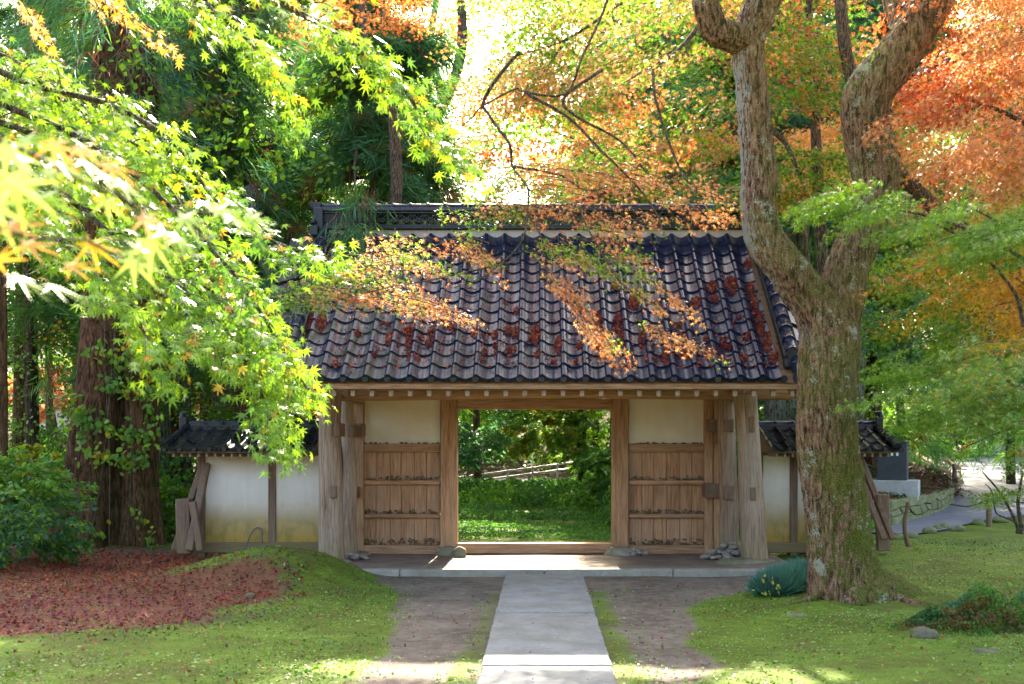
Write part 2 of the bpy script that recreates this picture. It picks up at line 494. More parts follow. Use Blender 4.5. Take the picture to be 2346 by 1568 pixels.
# ------------------------------------------------------------------ leaves
def star(lobes, valley=.22, droop=.18):
    """maple leaf as a fan round its centre: x = towards the middle tip"""
    ring = []
    n = len(lobes)
    for i, (ang, ln) in enumerate(lobes):
        a = math.radians(ang)
        ring.append((math.cos(a) * ln, math.sin(a) * ln))
        if i < n - 1:
            b = math.radians((ang + lobes[i + 1][0]) / 2); r = valley * (lobes[i + 1][1] + ln) / 2
            ring.append((math.cos(b) * r, math.sin(b) * r))
    ring.append((-.10, 0.0))
    V = [(0, 0, 0)] + [(x, y, -droop * (x * x + y * y)) for x, y in ring]
    T = [(0, i, i + 1) for i in range(1, len(ring))] + [(0, len(ring), 1)]
    return np.array(V), np.array(T)
L7 = [(-128, .42), (-84, .78), (-42, .95), (0, 1.0), (42, .95), (84, .78), (128, .42)]
L5 = [(-105, .6), (-50, .9), (0, 1.0), (50, .9), (105, .6)]
T_STAR7 = star(L7)
T_STAR5 = star(L5)
def lobetris(lobes, w=.15):
    V, T = [], []
    for ang, ln in lobes:
        a = math.radians(ang); c, s = math.cos(a), math.sin(a)
        b = len(V)
        V += [(-.08 * c - s * w, -.08 * s + c * w, 0), (-.08 * c + s * w, -.08 * s - c * w, 0), (c * ln, s * ln, -.2 * ln * ln)]
        T.append((b, b + 1, b + 2))
    return np.array(V), np.array(T)
T_LOBE5 = lobetris(L5, .19)
T_QUAD = (np.array([(-.5, 0, 0), (0, .42, -.05), (.6, 0, -.1), (0, -.42, -.05)], float), np.array([(0, 3, 2), (0, 2, 1)]))
T_OVAL = (np.array([(-.5, 0, 0), (-.1, .32, .02), (.3, .26, 0), (.6, 0, -.1), (.3, -.26, 0), (-.1, -.32, .02)], float), np.array([(0, 5, 1), (1, 5, 4), (1, 4, 2), (2, 4, 3)]))
T_STRAND = (np.array([(0, -.016, 0), (0, .016, 0), (.5, .015, -.06), (1, 0, -.22)], float), np.array([(0, 1, 2), (0, 2, 3)]))

def norm(a): return a / (np.linalg.norm(a, axis=-1, keepdims=True) + 1e-9)

def leaf_verts(pos, fwd, nrm, size, tmpl):
    x = norm(fwd); z = norm(nrm - (np.sum(nrm * x, 1))[:, None] * x); y = np.cross(z, x)
    tv = tmpl[0]
    V = pos[:, None, :] + size[:, None, None] * (tv[None, :, 0, None] * x[:, None] + tv[None, :, 1, None] * y[:, None] + tv[None, :, 2, None] * z[:, None])
    return V.reshape(-1, 3)

# gaps in the canopy: crowns stay open along the sun's way to these spots (x, y, half-widths)
GAPS = [(-.4, 13.6, 1.0, 1.4), (.9, 12.7, .4, .2), (-.6, 7.45, 2.1, .22), (.0, 6.5, 1.1, .2), (-4.0, 11.7, .6, .2), (-3.1, 9.2, .9, .22), (1.6, 7.2, .5, .25), (5.6, 13.2, 1.5, .3), (-2.6, 1.2, 2.9, 2.3),
        (-6.5, 8.0, 1.5, .3), (4.4, 9.1, 1.6, .2),
        (.6, 25.0, 1.6, .35), (-1.1, 19.6, .7, .5), (1.8, 21.6, .4, .5)]
def open_sky(pos):
    t = pos[:, 2] / sdir.z
    gx_ = pos[:, 0] - t * sdir.x; gy_ = pos[:, 1] - t * sdir.y
    w = (fbm(np.stack([gx_ * 1.6, gy_ * 1.6, gx_ * 0], -1), 3) - .5) * 1.1
    hit = np.zeros(len(pos), bool)
    for x, y, rx, ry in GAPS:
        hit |= (np.abs(gx_ - x) / rx) ** 3 + (np.abs(gy_ - y) / ry) ** 3 < 1 + w
    hit &= (pos[:, 1] > 12.8) | (pos[:, 2] > 6.2)
    return ~hit

def leaves(name, pos, fwd, nrm, size, col, tmpl, mat, parent=None, kind='stuff'):
    pos = np.asarray(pos, float); n = len(pos)
    size = np.broadcast_to(np.asarray(size, float), (n,))
    if pos[:, 2].max() > 2.5:
        k = open_sky(pos); pos, fwd, nrm, size, col = pos[k], fwd[k], nrm[k], size[k], col[k]; n = len(pos)
        if n == 0: return None
    off = np.array(world_off(parent))
    V = leaf_verts(pos, fwd, nrm, size, tmpl) - off
    k = len(tmpl[0]); T = tmpl[1]
    faces = (np.arange(n)[:, None, None] * k + T[None]).reshape(-1)
    nf = n * len(T)
    me = raw_mesh(name, V, faces, np.arange(nf) * 3, np.full(nf, 3), False)
    ca = me.color_attributes.new('col', 'FLOAT_COLOR', 'POINT')
    c4 = np.ones((n, k, 4), np.float32); c4[:, :, :3] = col[:, None, :]
    ca.data.foreach_set('color', c4.ravel())
    o = link(name, me, mat, parent)
    if kind: o['kind'] = kind
    return o

PAL = dict(green=(.11, .25, .03), lime=(.21, .37, .03), yell=(.60, .42, .04), gold=(.55, .33, .03), orange=(.64, .28, .09),
           salmon=(.66, .33, .18), redor=(.58, .15, .06), red=(.50, .025, .03), teal=(.08, .22, .12), deep=(.065, .17, .05), pale=(.30, .42, .12),
           wine=(.22, .035, .04), brown=(.20, .07, .035))
def palette(pos, stops, scale=1.2, seed=0, jit=.14, bias=None):
    """stops: list of colour names; position noise walks along the list"""
    C = np.array([PAL[s] for s in stops])
    t = fbm(pos * scale + seed * 3.7, 3)
    t = (t - .5) * 2.6 + .5
    if bias is not None: t = t + bias
    t = t + RNG.normal(0, jit, len(pos))
    t = np.clip(t, 0, .9999) * (len(stops) - 1)
    i = t.astype(int); f = (t - i)[:, None]; f = .25 * f + .75 * (f > RNG.random((len(pos), 1)))
    c = C[i] * (1 - f) + C[np.minimum(i + 1, len(stops) - 1)] * f
    return c * RNG.uniform(.7, 1.3, (len(pos), 1))

def rand_dirs(n):
    return norm(RNG.normal(size=(n, 3)))

def in_poly(u, v, poly):
    r = np.zeros(len(u), bool); j = len(poly) - 1
    for i in range(len(poly)):
        (xi, yi), (xj, yj) = poly[i], poly[j]
        c = ((yi > v) != (yj > v)) & (u < (xj - xi) * (v - yi) / (yj - yi + 1e-9) + xi)
        r ^= c; j = i
    return r
# ------------------------------------------------------------------ terrain
def terr(x, y):
    x = np.asarray(x, float); y = np.asarray(y, float)
    z = np.zeros(np.broadcast(x, y).shape)
    # mossy mound at the platform's left corner
    z = z + .36 * np.exp(-((x + 3.15) / 1.05) ** 2 - ((y - 12.45) / 1.0) ** 2) * sstep(-1.75, -2.6, x)
    z = z + .05 * sstep(-1.6, -3, x) * sstep(14, 11, y) + .10 * sstep(-5, -9, x)
    z = z + .05 * sstep(1.6, 3.2, x) * sstep(15, 11, y) + .07 * sstep(2, 4.5, x) * sstep(11, 15, y)
    z = z + .05 * np.exp(-((x - 3.35) / .8) ** 2 - ((y - 10.6) / .8) ** 2)
    # back left: bank, road, hill
    L = sstep(6.5, 4.0, x)
    back = .35 * sstep(26, 34, y) + .24 * np.clip(y - 39, 0, 60) * sstep(39, 46, y)
    # right: sloping asphalt lane, then a road, then the hill
    right = .034 * np.clip(y - 19, 0, 29) + .26 * np.clip(y - 62, 0, 50) * sstep(62, 70, y)
    z = z + L * back + (1 - L) * right
    near = sstep(22, 14, y) * sstep(30, 12, np.abs(x))
    z = z + (fbm(np.stack([x * .9, y * .9, x * 0], -1), 3) - .5) * .10 * (1 - near * .55)
    return z

def ground_hit(u, v):
    D = np.linspace(5, 120, 4000)
    x = (u - CU) * D / F; zr = EYE + (CV - v) * D / F
    zt = terr(x, D)
    k = np.argmax(zr <= zt)
    return np.array([x[k], D[k], zt[k]])

def wpoly(pts): return [tuple(ground_hit(*p)[:2]) for p in pts]

ax = np.concatenate([-np.geomspace(420, 9.3, 34), np.arange(-9, 9.01, .075), np.geomspace(9.3, 420, 34)])
ay = np.concatenate([np.linspace(-60, 3.6, 18), np.arange(3.9, 17.6, .07), np.arange(17.8, 30, .25), np.arange(30.5, 70, .8), np.geomspace(71, 520, 26)])
GX, GY = np.meshgrid(ax, ay)
GZ = terr(GX, GY)
nx_, ny_ = len(ax), len(ay)
wob = (fbm(np.stack([GX * 1.3, GY * 1.3, GX * 0 + 3], -1), 4) - .5)
wx = GX + wob * .55; wy = GY + (fbm(np.stack([GX * 1.3, GY * 1.3, GX * 0 + 9], -1), 4) - .5) * .6
PATH_X0, PATH_X1 = -.416, .506
left_moss = [(-30, 2), (-1.10, 2), (-1.13, 7), (-1.25, 9.2), (-1.32, 10.2), (-1.62, 11.6), (-2.0, 12.9), (-3.6, 13.6), (-4.2, 12.7), (-30, 9)]
right_moss = [(1.25, 2), (1.17, 7), (1.2, 9), (1.5, 10.7), (2.35, 11.7), (3.3, 12.7), (3.4, 17), (4.6, 19.6), (30, 25), (30, 2)]
def polymask(poly, X, Y): return in_poly(X.ravel(), Y.ravel(), poly).reshape(X.shape).astype(float)
moss = np.maximum(polymask(left_moss, wx, wy), polymask(right_moss, wx, wy))
strip = ((np.abs(GX - wob * .12 - (PATH_X1 + .10)) < .10 + .07 * sstep(9, 6, GY)) | (np.abs(GX + wob * .1 - (PATH_X0 - .08)) < .075 + .05 * sstep(9, 6, GY))) & (GY < 11.4 + .0 * GX)
moss = np.maximum(moss, strip * .85)
moss = np.maximum(moss, ((GY > 16.2) & (GY < 30) & (GX < 4)).astype(float) * .95)
def blur(a, k=1):
    for _ in range(k):
        b = a.copy(); b[1:-1, 1:-1] = (a[1:-1, 1:-1] * 2 + a[:-2, 1:-1] + a[2:, 1:-1] + a[1:-1, :-2] + a[1:-1, 2:]) / 6; a = b
    return a
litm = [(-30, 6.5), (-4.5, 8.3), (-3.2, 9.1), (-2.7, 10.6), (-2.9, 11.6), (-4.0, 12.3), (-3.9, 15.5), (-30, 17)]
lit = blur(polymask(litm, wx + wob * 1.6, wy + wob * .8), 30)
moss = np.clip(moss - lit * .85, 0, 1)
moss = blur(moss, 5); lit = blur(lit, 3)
dirt = blur(((np.abs(GX) < 3.4) & (GY < 13.2)).astype(float), 2)
m_, nt, out = new_mat('garden_ground')
pos = geo_pos(nt)
zo = nt.nodes.new('ShaderNodeAttribute'); zo.attribute_name = 'zone'
sz = nt.nodes.new('ShaderNodeSeparateColor'); nt.links.new(zo.outputs['Color'], sz.inputs[0])
n1 = noise(nt, pos, 1.3, 5, .6); n2 = noise(nt, pos, 9, 5, .65); n3 = noise(nt, pos, 60, 4, .7)
mosc = ramp(nt, math_(nt, 'ADD', math_(nt, 'MULTIPLY', n1, .6), math_(nt, 'MULTIPLY', n2, .4)), [(.34, (.10, .085, .022)), (.44, (.085, .11, .012)), (.54, (.105, .165, .015)), (.66, (.165, .225, .026))]).outputs[0]
mosc = mixc(nt, .7, mosc, ramp(nt, n3, [(.3, g(.3)), (.7, g(1.7))]).outputs[0], 'MULTIPLY')
dirtc = ramp(nt, math_(nt, 'ADD', math_(nt, 'MULTIPLY', n1, .5), math_(nt, 'MULTIPLY', n2, .5)), [(.38, (.085, .065, .048)), (.62, (.22, .175, .135))]).outputs[0]
dirtc = mixc(nt, .5, dirtc, ramp(nt, n3, [(.3, g(.6)), (.7, g(1.35))]).outputs[0], 'MULTIPLY')
forest = ramp(nt, n2, [(.35, (.08, .05, .03)), (.65, (.17, .11, .06))]).outputs[0]
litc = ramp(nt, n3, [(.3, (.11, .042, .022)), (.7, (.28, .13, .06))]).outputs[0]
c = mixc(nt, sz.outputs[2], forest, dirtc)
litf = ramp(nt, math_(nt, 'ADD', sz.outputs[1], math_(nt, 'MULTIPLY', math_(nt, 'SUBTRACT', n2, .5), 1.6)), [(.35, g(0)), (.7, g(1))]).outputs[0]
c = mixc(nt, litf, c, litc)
edge = ramp(nt, math_(nt, 'ADD', sz.outputs[0], math_(nt, 'ADD', math_(nt, 'MULTIPLY', math_(nt, 'SUBTRACT', n2, .5), 1.3), math_(nt, 'MULTIPLY', math_(nt, 'SUBTRACT', n3, .5), .9))), [(.42, g(0)), (.58, g(1))]).outputs[0]
c = mixc(nt, edge, c, mosc)
principled(nt, out, c, .92, bump(nt, math_(nt, 'ADD', n2, math_(nt, 'MULTIPLY', n3, .35)), .6, .03), .2)
M['ground'] = m_
V = np.stack([GX, GY, GZ + moss * .02 * (GY < 17) - .0], -1).reshape(-1, 3)
# keep the sheet below the platform and paving
jj, ii = np.meshgrid(np.arange(nx_ - 1), np.arange(ny_ - 1))
a = (ii * nx_ + jj).ravel()
quads = np.stack([a, a + 1, a + 1 + nx_, a + nx_], 1)
me = raw_mesh('ground', V, quads.ravel(), np.arange(len(quads)) * 4, np.full(len(quads), 4), True)
ca = me.color_attributes.new('zone', 'FLOAT_COLOR', 'POINT')
c4 = np.ones((nx_ * ny_, 4), np.float32); c4[:, 0] = moss.ravel(); c4[:, 1] = lit.ravel(); c4[:, 2] = dirt.ravel()
ca.data.foreach_set('color', c4.ravel())
tag(link('ground', me, M['ground']), 'mossy garden ground with bare earth beside the path and a forested slope behind', kind='structure')

# platform under the gate
pf = empty('platform', (0, 12.8, 0), 'low packed-earth platform with a stone edging strip under the gate', kind='structure')
b = MB()
xs = np.linspace(-3.35, 3.2, 90); ys = np.linspace(12.93, 16.3, 46)
XX, YY = np.meshgrid(xs, ys)
ZZ = .082 + (fbm(np.stack([XX * 3, YY * 3, XX * 0], -1), 3) - .5) * .02 + .03 * sstep(2.2, 3.0, XX)
ZZ[:, 0] = -.1; ZZ[:, -1] = -.1; ZZ[-1, :] = -.1; ZZ[0, :] = .06
b.add(np.stack([XX, YY, ZZ], -1).reshape(-1, 3), [(i * 90 + j, i * 90 + j + 1, (i + 1) * 90 + j + 1, (i + 1) * 90 + j) for i in range(45) for j in range(89)], True)
b.build('earth_floor', M['earth'], pf)
x = -3.3
for L in (1.6, 1.75, 1.55, 1.7):
    x1 = min(x + L, 3.2)
    MB().box(x + .004, x1 - .004, 12.79, 12.95, -.05, .085 + random.uniform(-.004, .004)).build('edging_stone', M['edging'], pf, .012)
    x = x1

# paved path
pth = empty('path', (0, 9, 0), 'straight path of long granite slabs leading to the gate', kind='structure')
for y0, y1 in ((9.79, 12.66), (7.455, 9.73), (5.11, 7.395), (2.8, 5.05)):
    n = 14
    b = MB()
    xl = PATH_X0 + random.uniform(-.008, .008); xr = PATH_X1 + random.uniform(-.008, .008)
    ns = 34
    out_ = [(xl + random.gauss(0, .0035), y0 + (y1 - y0) * k / ns) for k in range(ns)] + [(xl + (xr - xl) * k / 12, y1 + random.gauss(0, .004)) for k in range(12)] + [(xr + random.gauss(0, .0035), y1 - (y1 - y0) * k / ns) for k in range(ns)] + [(xr - (xr - xl) * k / 12, y0 + random.gauss(0, .004)) for k in range(12)]
    no = len(out_)
    cx_, cy_ = (xl + xr) / 2, (y0 + y1) / 2
    tz = .052 + random.uniform(-.004, .004)
    ring2 = [(cx_ + (p[0] - cx_) * .982, cy_ + (p[1] - cy_) * .995) for p in out_]
    b.add([(p[0], p[1], -.06) for p in out_] + [(p[0], p[1], tz - .012 + random.uniform(-.003, .002)) for p in out_] + [(p[0], p[1], tz) for p in ring2],
          [(k, no + k, no + (k + 1) % no, (k + 1) % no) for k in range(no)] + [(no + k, 2 * no + k, 2 * no + (k + 1) % no, no + (k + 1) % no) for k in range(no)] + [tuple(range(3 * no - 1, 2 * no - 1, -1))])
    b.build('paving_slab', M['slab'], pth)

# asphalt lane on the right
asp = wpoly([(1990, 1236), (2100, 1227), (2200, 1208), (2346, 1184)])
asp = [(4.8, 17.8), (5.6, 17.95)] + asp[1:] + [(14.5, 24.5), (30, 30), (40, 52), (40, 60), (12, 60), (13.6, 44.5), (12.6, 36), (11.0, 29.5), (9.9, 25.6), (8.8, 23.0), (6.9, 21.2), (4.8, 20.9)]
def sheet(name, poly, step, dz, mat, label):
    p = np.array(poly); x0, y0 = p.min(0); x1, y1 = p.max(0)
    b = bmesh.new()
    vs = [b.verts.new((q[0], q[1], 0)) for q in poly]
    b.faces.new(vs)
    for k in np.arange(x0 + step, x1, step):
        bmesh.ops.bisect_plane(b, geom=b.verts[:] + b.edges[:] + b.faces[:], plane_co=(k, 0, 0), plane_no=(1, 0, 0))
    for k in np.arange(y0 + step, y1, step):
        bmesh.ops.bisect_plane(b, geom=b.verts[:] + b.edges[:] + b.faces[:], plane_co=(0, k, 0), plane_no=(0, 1, 0))
    co = np.array([v.co for v in b.verts])
    z = terr(co[:, 0], co[:, 1])
    for v, zz in zip(b.verts, z): v.co.z = zz + dz
    me = bpy.data.meshes.new(name); b.to_mesh(me); b.free()
    return tag(link(name, me, mat), label, kind='structure')
import bmesh
sheet('lane', asp, .8, .03, M['asphalt'], 'grey asphalt lane climbing past the stone wall to a sunny road')
sheet('road', [(-14, 34.5), (-14, 37.5), (5.5, 37.0), (5.5, 34.2)], .9, .04, M['slab'], 'pale road crossing behind the gate below the wooded slope')

# ------------------------------------------------------------------ the gate
GD = 14.8
def gx(u, D=GD): return (u - CU) * D / F
def gz(v, D=GD): return EYE + (CV - v) * D / F
gate = empty('temple_gate', (0, GD, .08), 'old timber gate with a blue-grey tiled roof and an open doorway', 'gate')

def wbox(name, u0, u1, v0, v1, D0, D1, mat, parent=gate, bevel=.008, jit=0):
    """box whose front face spans the given frame region at depth D0"""
    b = MB().box(gx(u0, D0), gx(u1, D0), D0, D1, gz(v1, D0), gz(v0, D0))
    return b.build(name, mat, parent, bevel)
FD = GD - .12
wbox('door_post', 1009, 1047, 912, 1274, FD, FD + .24, M['wood'])
wbox('door_post', 1403, 1440, 912, 1278, FD, FD + .24, M['wood'])
wbox('side_post', 806, 833, 912, 1272, FD + .02, FD + .2, M['wood'])
wbox('side_post', 1614, 1634, 912, 1275, FD + .02, FD + .2, M['wood'])
wbox('side_post', 1636, 1650, 915, 1262, FD - .03, FD + .14, M['wood'])
wbox('lintel', 1047.5, 1402.5, 914, 938, FD + .02, FD + .2, M['wood_x'])
# head beam: slightly arched log across the posts
b = MB()
pts = spline([(gx(716, 13.75), 13.75, gz(905, 13.75)), (gx(900, 13.75), 13.75, gz(904, 13.75)), (gx(1240, 13.75), 13.75, gz(898, 13.75)), (gx(1500, 13.75), 13.75, gz(901, 13.75)), (gx(1815, 13.75), 13.75, gz(903, 13.75))], 30)
b.tube(pts, .082, 12)
b.build('front_purlin', M['wood_x'], gate)
MB().box(gx(790), gx(1652), FD - .01, FD + .22, gz(913), gz(896)).build('head_beam', M['wood_x'], gate, .01)
wbox('threshold', 1047.5, 1402.5, 1246, 1269, FD - .02, FD + .2, M['wood_x'])
for (u0, u1, nm) in ((833.5, 1008.5, 0), (1440.5, 1613.5, 1)):
    top = 915
    wbox('plaster_panel', u0, u1, top, 1018, GD + .0, GD + .06, M['plaster'], bevel=0)
    wbox('rail', u0, u1, 1017, 1036, GD - .07, GD + .07, M['wood_x'])
    for (a0, a1) in ((1101, 1111), (1178, 1187)):
        wbox('rail', u0, u1, a0, a1, GD - .07, GD + .03, M['wood_x'])
    wbox('sill', u0 - 2, u1 + (14 if nm else 0), 1250, 1270, GD - .08, GD + .1, M['wood_x'])
    wbox('light_stop_board', u0, u1, 1036, 1250, GD + .032, GD + .05, M['plank'], bevel=0)  # added behind the planks to stop sunlight coming through their gaps
    nb = 6
    cuts = [u0] + [u0 + (u1 - u0) * (k + random.uniform(-.08, .08)) / nb for k in range(1, nb)] + [u1]
    for (a0, a1) in ((1036, 1101), (1111, 1178), (1187, 1250)):
        for k in range(nb):
            dd = random.uniform(0, .008)
            wbox('plank', cuts[k] + .45, cuts[k + 1] - .45, a0 - 1, a1 + 1, GD + .006 + dd, GD + .03 + dd, M['plank'], bevel=.003)

def log(name, pts, rad, mat, seed, parent=gate, sides=44, rings=70, cracks=((2.2, .16),), amp=.10):
    pts = spline(pts, rings)
    ur = np.interp(np.linspace(0, 1, rings), np.linspace(0, 1, len(rad)), rad)
    th = np.arange(sides) * 2 * math.pi / sides
    ph = np.array([[(math.cos(t) * 1.3 + seed, math.sin(t) * 1.3, p[2] * .8) for t in th] for p in pts])
    nz = (fbm(ph, 3) - .5) * 2 * amp
    ph2 = np.array([[(math.cos(t) * 7 + seed, math.sin(t) * 7, p[2] * .9) for t in th] for p in pts])
    nz += (fbm(ph2, 3) - .5) * .10
    for ang, dep in cracks:
        for k in range(rings):
            a_ = ang + .12 * math.sin(k * .11 + seed)
            w = .10 + .05 * math.sin(k * .2)
            d = np.abs((th - a_ + math.pi) % (2 * math.pi) - math.pi)
            nz[k] -= dep * np.clip(1 - d / w, 0, 1)
    b = MB()
    b.tube(pts, ur, sides, True, True, lambda t, k, n: 1 + nz[k])
    return b.build(name, mat, parent)
def fl(uvs, D, zb=None):
    return [(gx(u, D), D, gz(v, D)) for u, v in uvs]
PD = 13.6
# tube angle 0.. : front of the log faces -y
log('pillar', fl([(759, 1293), (757, 1200), (758, 1100), (755, 1000), (758, 905)], PD), [.165, .15, .148, .135, .142], M['wood_log'], 3, cracks=((-.35, .14), (1.0, .1), (2.8, .14), (-1.75, .1)))
log('pillar', fl([(1729, 1292), (1724, 1200), (1719, 1100), (1714, 1000), (1708, 905)], PD), [.172, .165, .158, .15, .15], M['wood_log'], 8, cracks=((-.2, .16), (1.2, .12), (2.9, .12), (-1.6, .14)))
log('support_log', fl([(803, 1277), (798, 1180), (802, 1080), (796, 990), (795, 908)], 14.25), [.10, .105, .095, .09, .085], M['wood_log'], 13, cracks=((-.5, .2),))
log('support_log', fl([(1668, 1275), (1671, 1180), (1668, 1080), (1664, 990), (1661, 906)], 14.2), [.125, .13, .12, .12, .12], M['wood_log'], 21, cracks=((-.1, .24), (1.4, .1)))
# through tenons and wedges
for (u, v, D, w, h) in ((1636, 975, 14.45, .15, .17), (1670, 976, 14.06, .13, .17), (1634, 1125, 14.45, .19, .20), (1670, 1130, 14.05, .14, .19), (1652, 1000, 14.5, .12, .2),
                        (1726, 1132, 13.40, .07, .16), (1723, 973, 13.42, .07, .20), (815, 985, 14.5, .17, .17), (771, 985, 13.44, .075, .17), (763, 1128, 13.42, .075, .15), (803, 988, 14.13, .09, .15), (809, 1130, 14.4, .08, .15)):
    MB().box(gx(u, D) - w / 2, gx(u, D) + w / 2, D, D + .4, gz(v, D) - h / 2, gz(v, D) + h / 2).build('tie_beam_end', M['wood_dark'], gate, .008)

# roof planes
ZE, DE, ZT, DT = 2.33, 12.0, 4.38, 14.30
SL = math.atan2(ZT - ZE, DT - DE)
KS = math.tan(SL)
NC, NR = 22, 14
TW = .2493
X0 = -2.76
SLEN = math.hypot(ZT - ZE, DT - DE)
RL = SLEN / NR
DR = 14.45           # ridge axis
def roof_pt(u, v, lift=0.0):
    D = (ZE - EYE - DE * KS) / ((CV - v) / F - KS)
    return np.array([(u - CU) * D / F, D, EYE + (CV - v) * D / F]) + np.array([0, -math.sin(SL), math.cos(SL)]) * lift
# decks, rafters
XD = 3.22
b = MB()
b.add([(-XD, DE + .06, ZE - .03), (XD, DE + .06, ZE - .03), (XD, DR, ZE - .03 + (DR - DE - .06) * KS), (-XD, DR, ZE - .03 + (DR - DE - .06) * KS)], [(0, 1, 2, 3)])
q = [(-XD, DE + .06, ZE - .055), (XD, DE + .06, ZE - .055), (XD, DR, ZE - .055 + (DR - DE - .06) * KS), (-XD, DR, ZE - .055 + (DR - DE - .06) * KS)]
b.add(q, [(3, 2, 1, 0)]); b.build('roof_deck', M['wood_x'], gate)
RE = 16.34
zr0 = ZE - .03 + (DR - DE - .06) * KS
zre = zr0 - (RE - DR) * KS
b = MB().add([(-XD, DR, zr0), (XD, DR, zr0), (XD, RE, zre), (-XD, RE, zre), (-XD, DR, zr0 - .1), (XD, DR, zr0 - .1), (XD, RE, zre - .1), (-XD, RE, zre - .1)], [(0, 1, 2, 3), (7, 6, 5, 4), (2, 6, 7, 3)])
b.build('rear_roof_slope', M['tile'], gate)
wbox('fascia', 694, 1826, 879, 892, 12.06, 12.12, M['wood_x'], bevel=.006)
raf = MB().beam((0, 0, 0), (0, 2.25, 2.25 * KS), .055, .075).mesh('rafter')
raf.materials.append(M['wood_y'])
capm = MB().box(-.024, .024, -.012, -.001, -.036, .036).mesh('rafter_end'); capm.materials.append(M['wood_pale'])
nraf = 27
for k in range(nraf):
    x = -2.80 + k * 5.68 / (nraf - 1)
    o = link('rafter', raf, None, gate, Vector((x, 12.14, 2.19)) - world_off(gate))
    link('rafter_end', capm, None, o, (0, -.0, -.005))
# gable ends: barge board, post and struts
for sx in (-1, 1):
    xg = sx * 2.95
    b = MB().beam((xg, DE + .15, ZE - .13), (xg, DR, ZT - .02), .05, .17)
    b.beam((xg, RE - .1, zre - .12), (xg, DR, ZT - .02), .05, .17)
    b.build('bargeboard', M['wood_y'], gate, .006)
    MB().beam((xg * .86, PD, 2.26), (xg * .86, 15.9, 2.26), .16, .18).build('cross_beam', M['wood_y'], gate, .01)
    MB().box(xg * .86 - .07, xg * .86 + .07, DR - .07, DR + .07, 2.35, 4.2).build('gable_post', M['wood'], gate, .01)
    MB().box(xg * .86 - .03, xg * .86 + .03, 13.9, 15.2, 2.35, 3.4).build('gable_board', M['wood_dark'], gate, .01)
# rear pillars
for sx in (-1, 1):
    log('rear_pillar', [(sx * 2.55, 15.9, .06), (sx * 2.53, 15.9, 2.4)], [.13, .12], M['wood_log'], 30 + sx, cracks=())

# tile meshes --------------------------------------------------------
PR_S = [0, .05, .12, .20, .30, .42, .56, .70, .84, .95, 1.02]
PR_H = [.018, .042, .054, .050, .028, .006, -.008, -.011, -.002, .012, .018]
def tile_mesh(name, w, L, th=.018, lip=0.0, tilt=.02, k=1.0):
    n = len(PR_S)
    top0 = [(s * w, 0, h * k + tilt) for s, h in zip(PR_S, PR_H)]
    top1 = [(s * w, L, h * k) for s, h in zip(PR_S, PR_H)]
    bot0 = [(s * w, 0.0, h * k + tilt - th - lip) for s, h in zip(PR_S, PR_H)]
    V = top0 + top1 + top0 + bot0
    fc = [(i, i + 1, n + i + 1, n + i) for i in range(n - 1)]
    m = MB(); m.add(V, fc, True)
    m.add(V, [(2 * n + i + 1, 2 * n + i, 3 * n + i, 3 * n + i + 1) for i in range(n - 1)])
    e = MB()
    e.v = m.v[:4 * n]
    e.f = fc + [(2 * n + i + 1, 2 * n + i, 3 * n + i, 3 * n + i + 1) for i in range(n - 1)]
    e.f += [(0, n, 3 * n)]
    e.sm = [True] * (n - 1) + [False] * n
    return e.mesh(name)
tm = tile_mesh('roof_tile', TW, RL * 1.12); tm.materials.append(M['tile'])
te = tile_mesh('eave_tile', TW, RL * 1.12, .018, .03); te.materials.append(M['tile'])
offg = world_off(gate)
cnt = 0
rest = MB()
for r in range(NR):
    for c in range(NC):
        y = DE + r * RL * math.cos(SL); z = ZE + r * RL * math.sin(SL)
        rot = (SL + random.gauss(0, .006), random.gauss(0, .006), random.gauss(0, .004))
        loc = Vector((X0 + c * TW + random.gauss(0, .002), y + random.gauss(0, .002), z + .004)) - offg
        if cnt < 300:
            link('roof_tile' if r else 'eave_tile', tm if r else te, None, gate, loc, rot)
        else:
            R = Matrix.Rotation(SL, 4, 'X')
            rest.add([tuple((R @ v.co) + loc + offg) for v in tm.vertices], [tuple(p.vertices) for p in tm.polygons], True)
        cnt += 1
o = rest.build('roof_tile', M['tile'], gate); o['kind'] = 'stuff'
# round eave discs with a ring of dots
def disc_mesh(name, r, mat):
    b = MB()
    n = 16
    b.tube([(0, .05, 0), (0, 0, 0)], r, n)
    b.tube([(0, 0, 0), (0, -.008, 0), (0, -.008, 0)], [r, r * .96, r * .8], n, False)
    b.tube([(0, -.008, 0), (0, -.002, 0)], [r * .8, r * .76], n)
    for k in range(8):
        a = k * math.pi / 4
        b.tube([(math.cos(a) * r * .55, -.001, math.sin(a) * r * .55), (math.cos(a) * r * .55, -.009, math.sin(a) * r * .55)], [r * .11, r * .07], 6)
    b.tube([(0, -.001, 0), (0, -.01, 0)], [r * .2, r * .12], 8)
    m = b.mesh(name); m.materials.append(mat); return m
dm = disc_mesh('eave_disc', .042, M['tile_dark'])
for c in range(NC + 1):
    link('eave_disc', dm, None, gate, Vector((X0 + c * TW + .03, DE - .012, ZE + .008)) - offg)
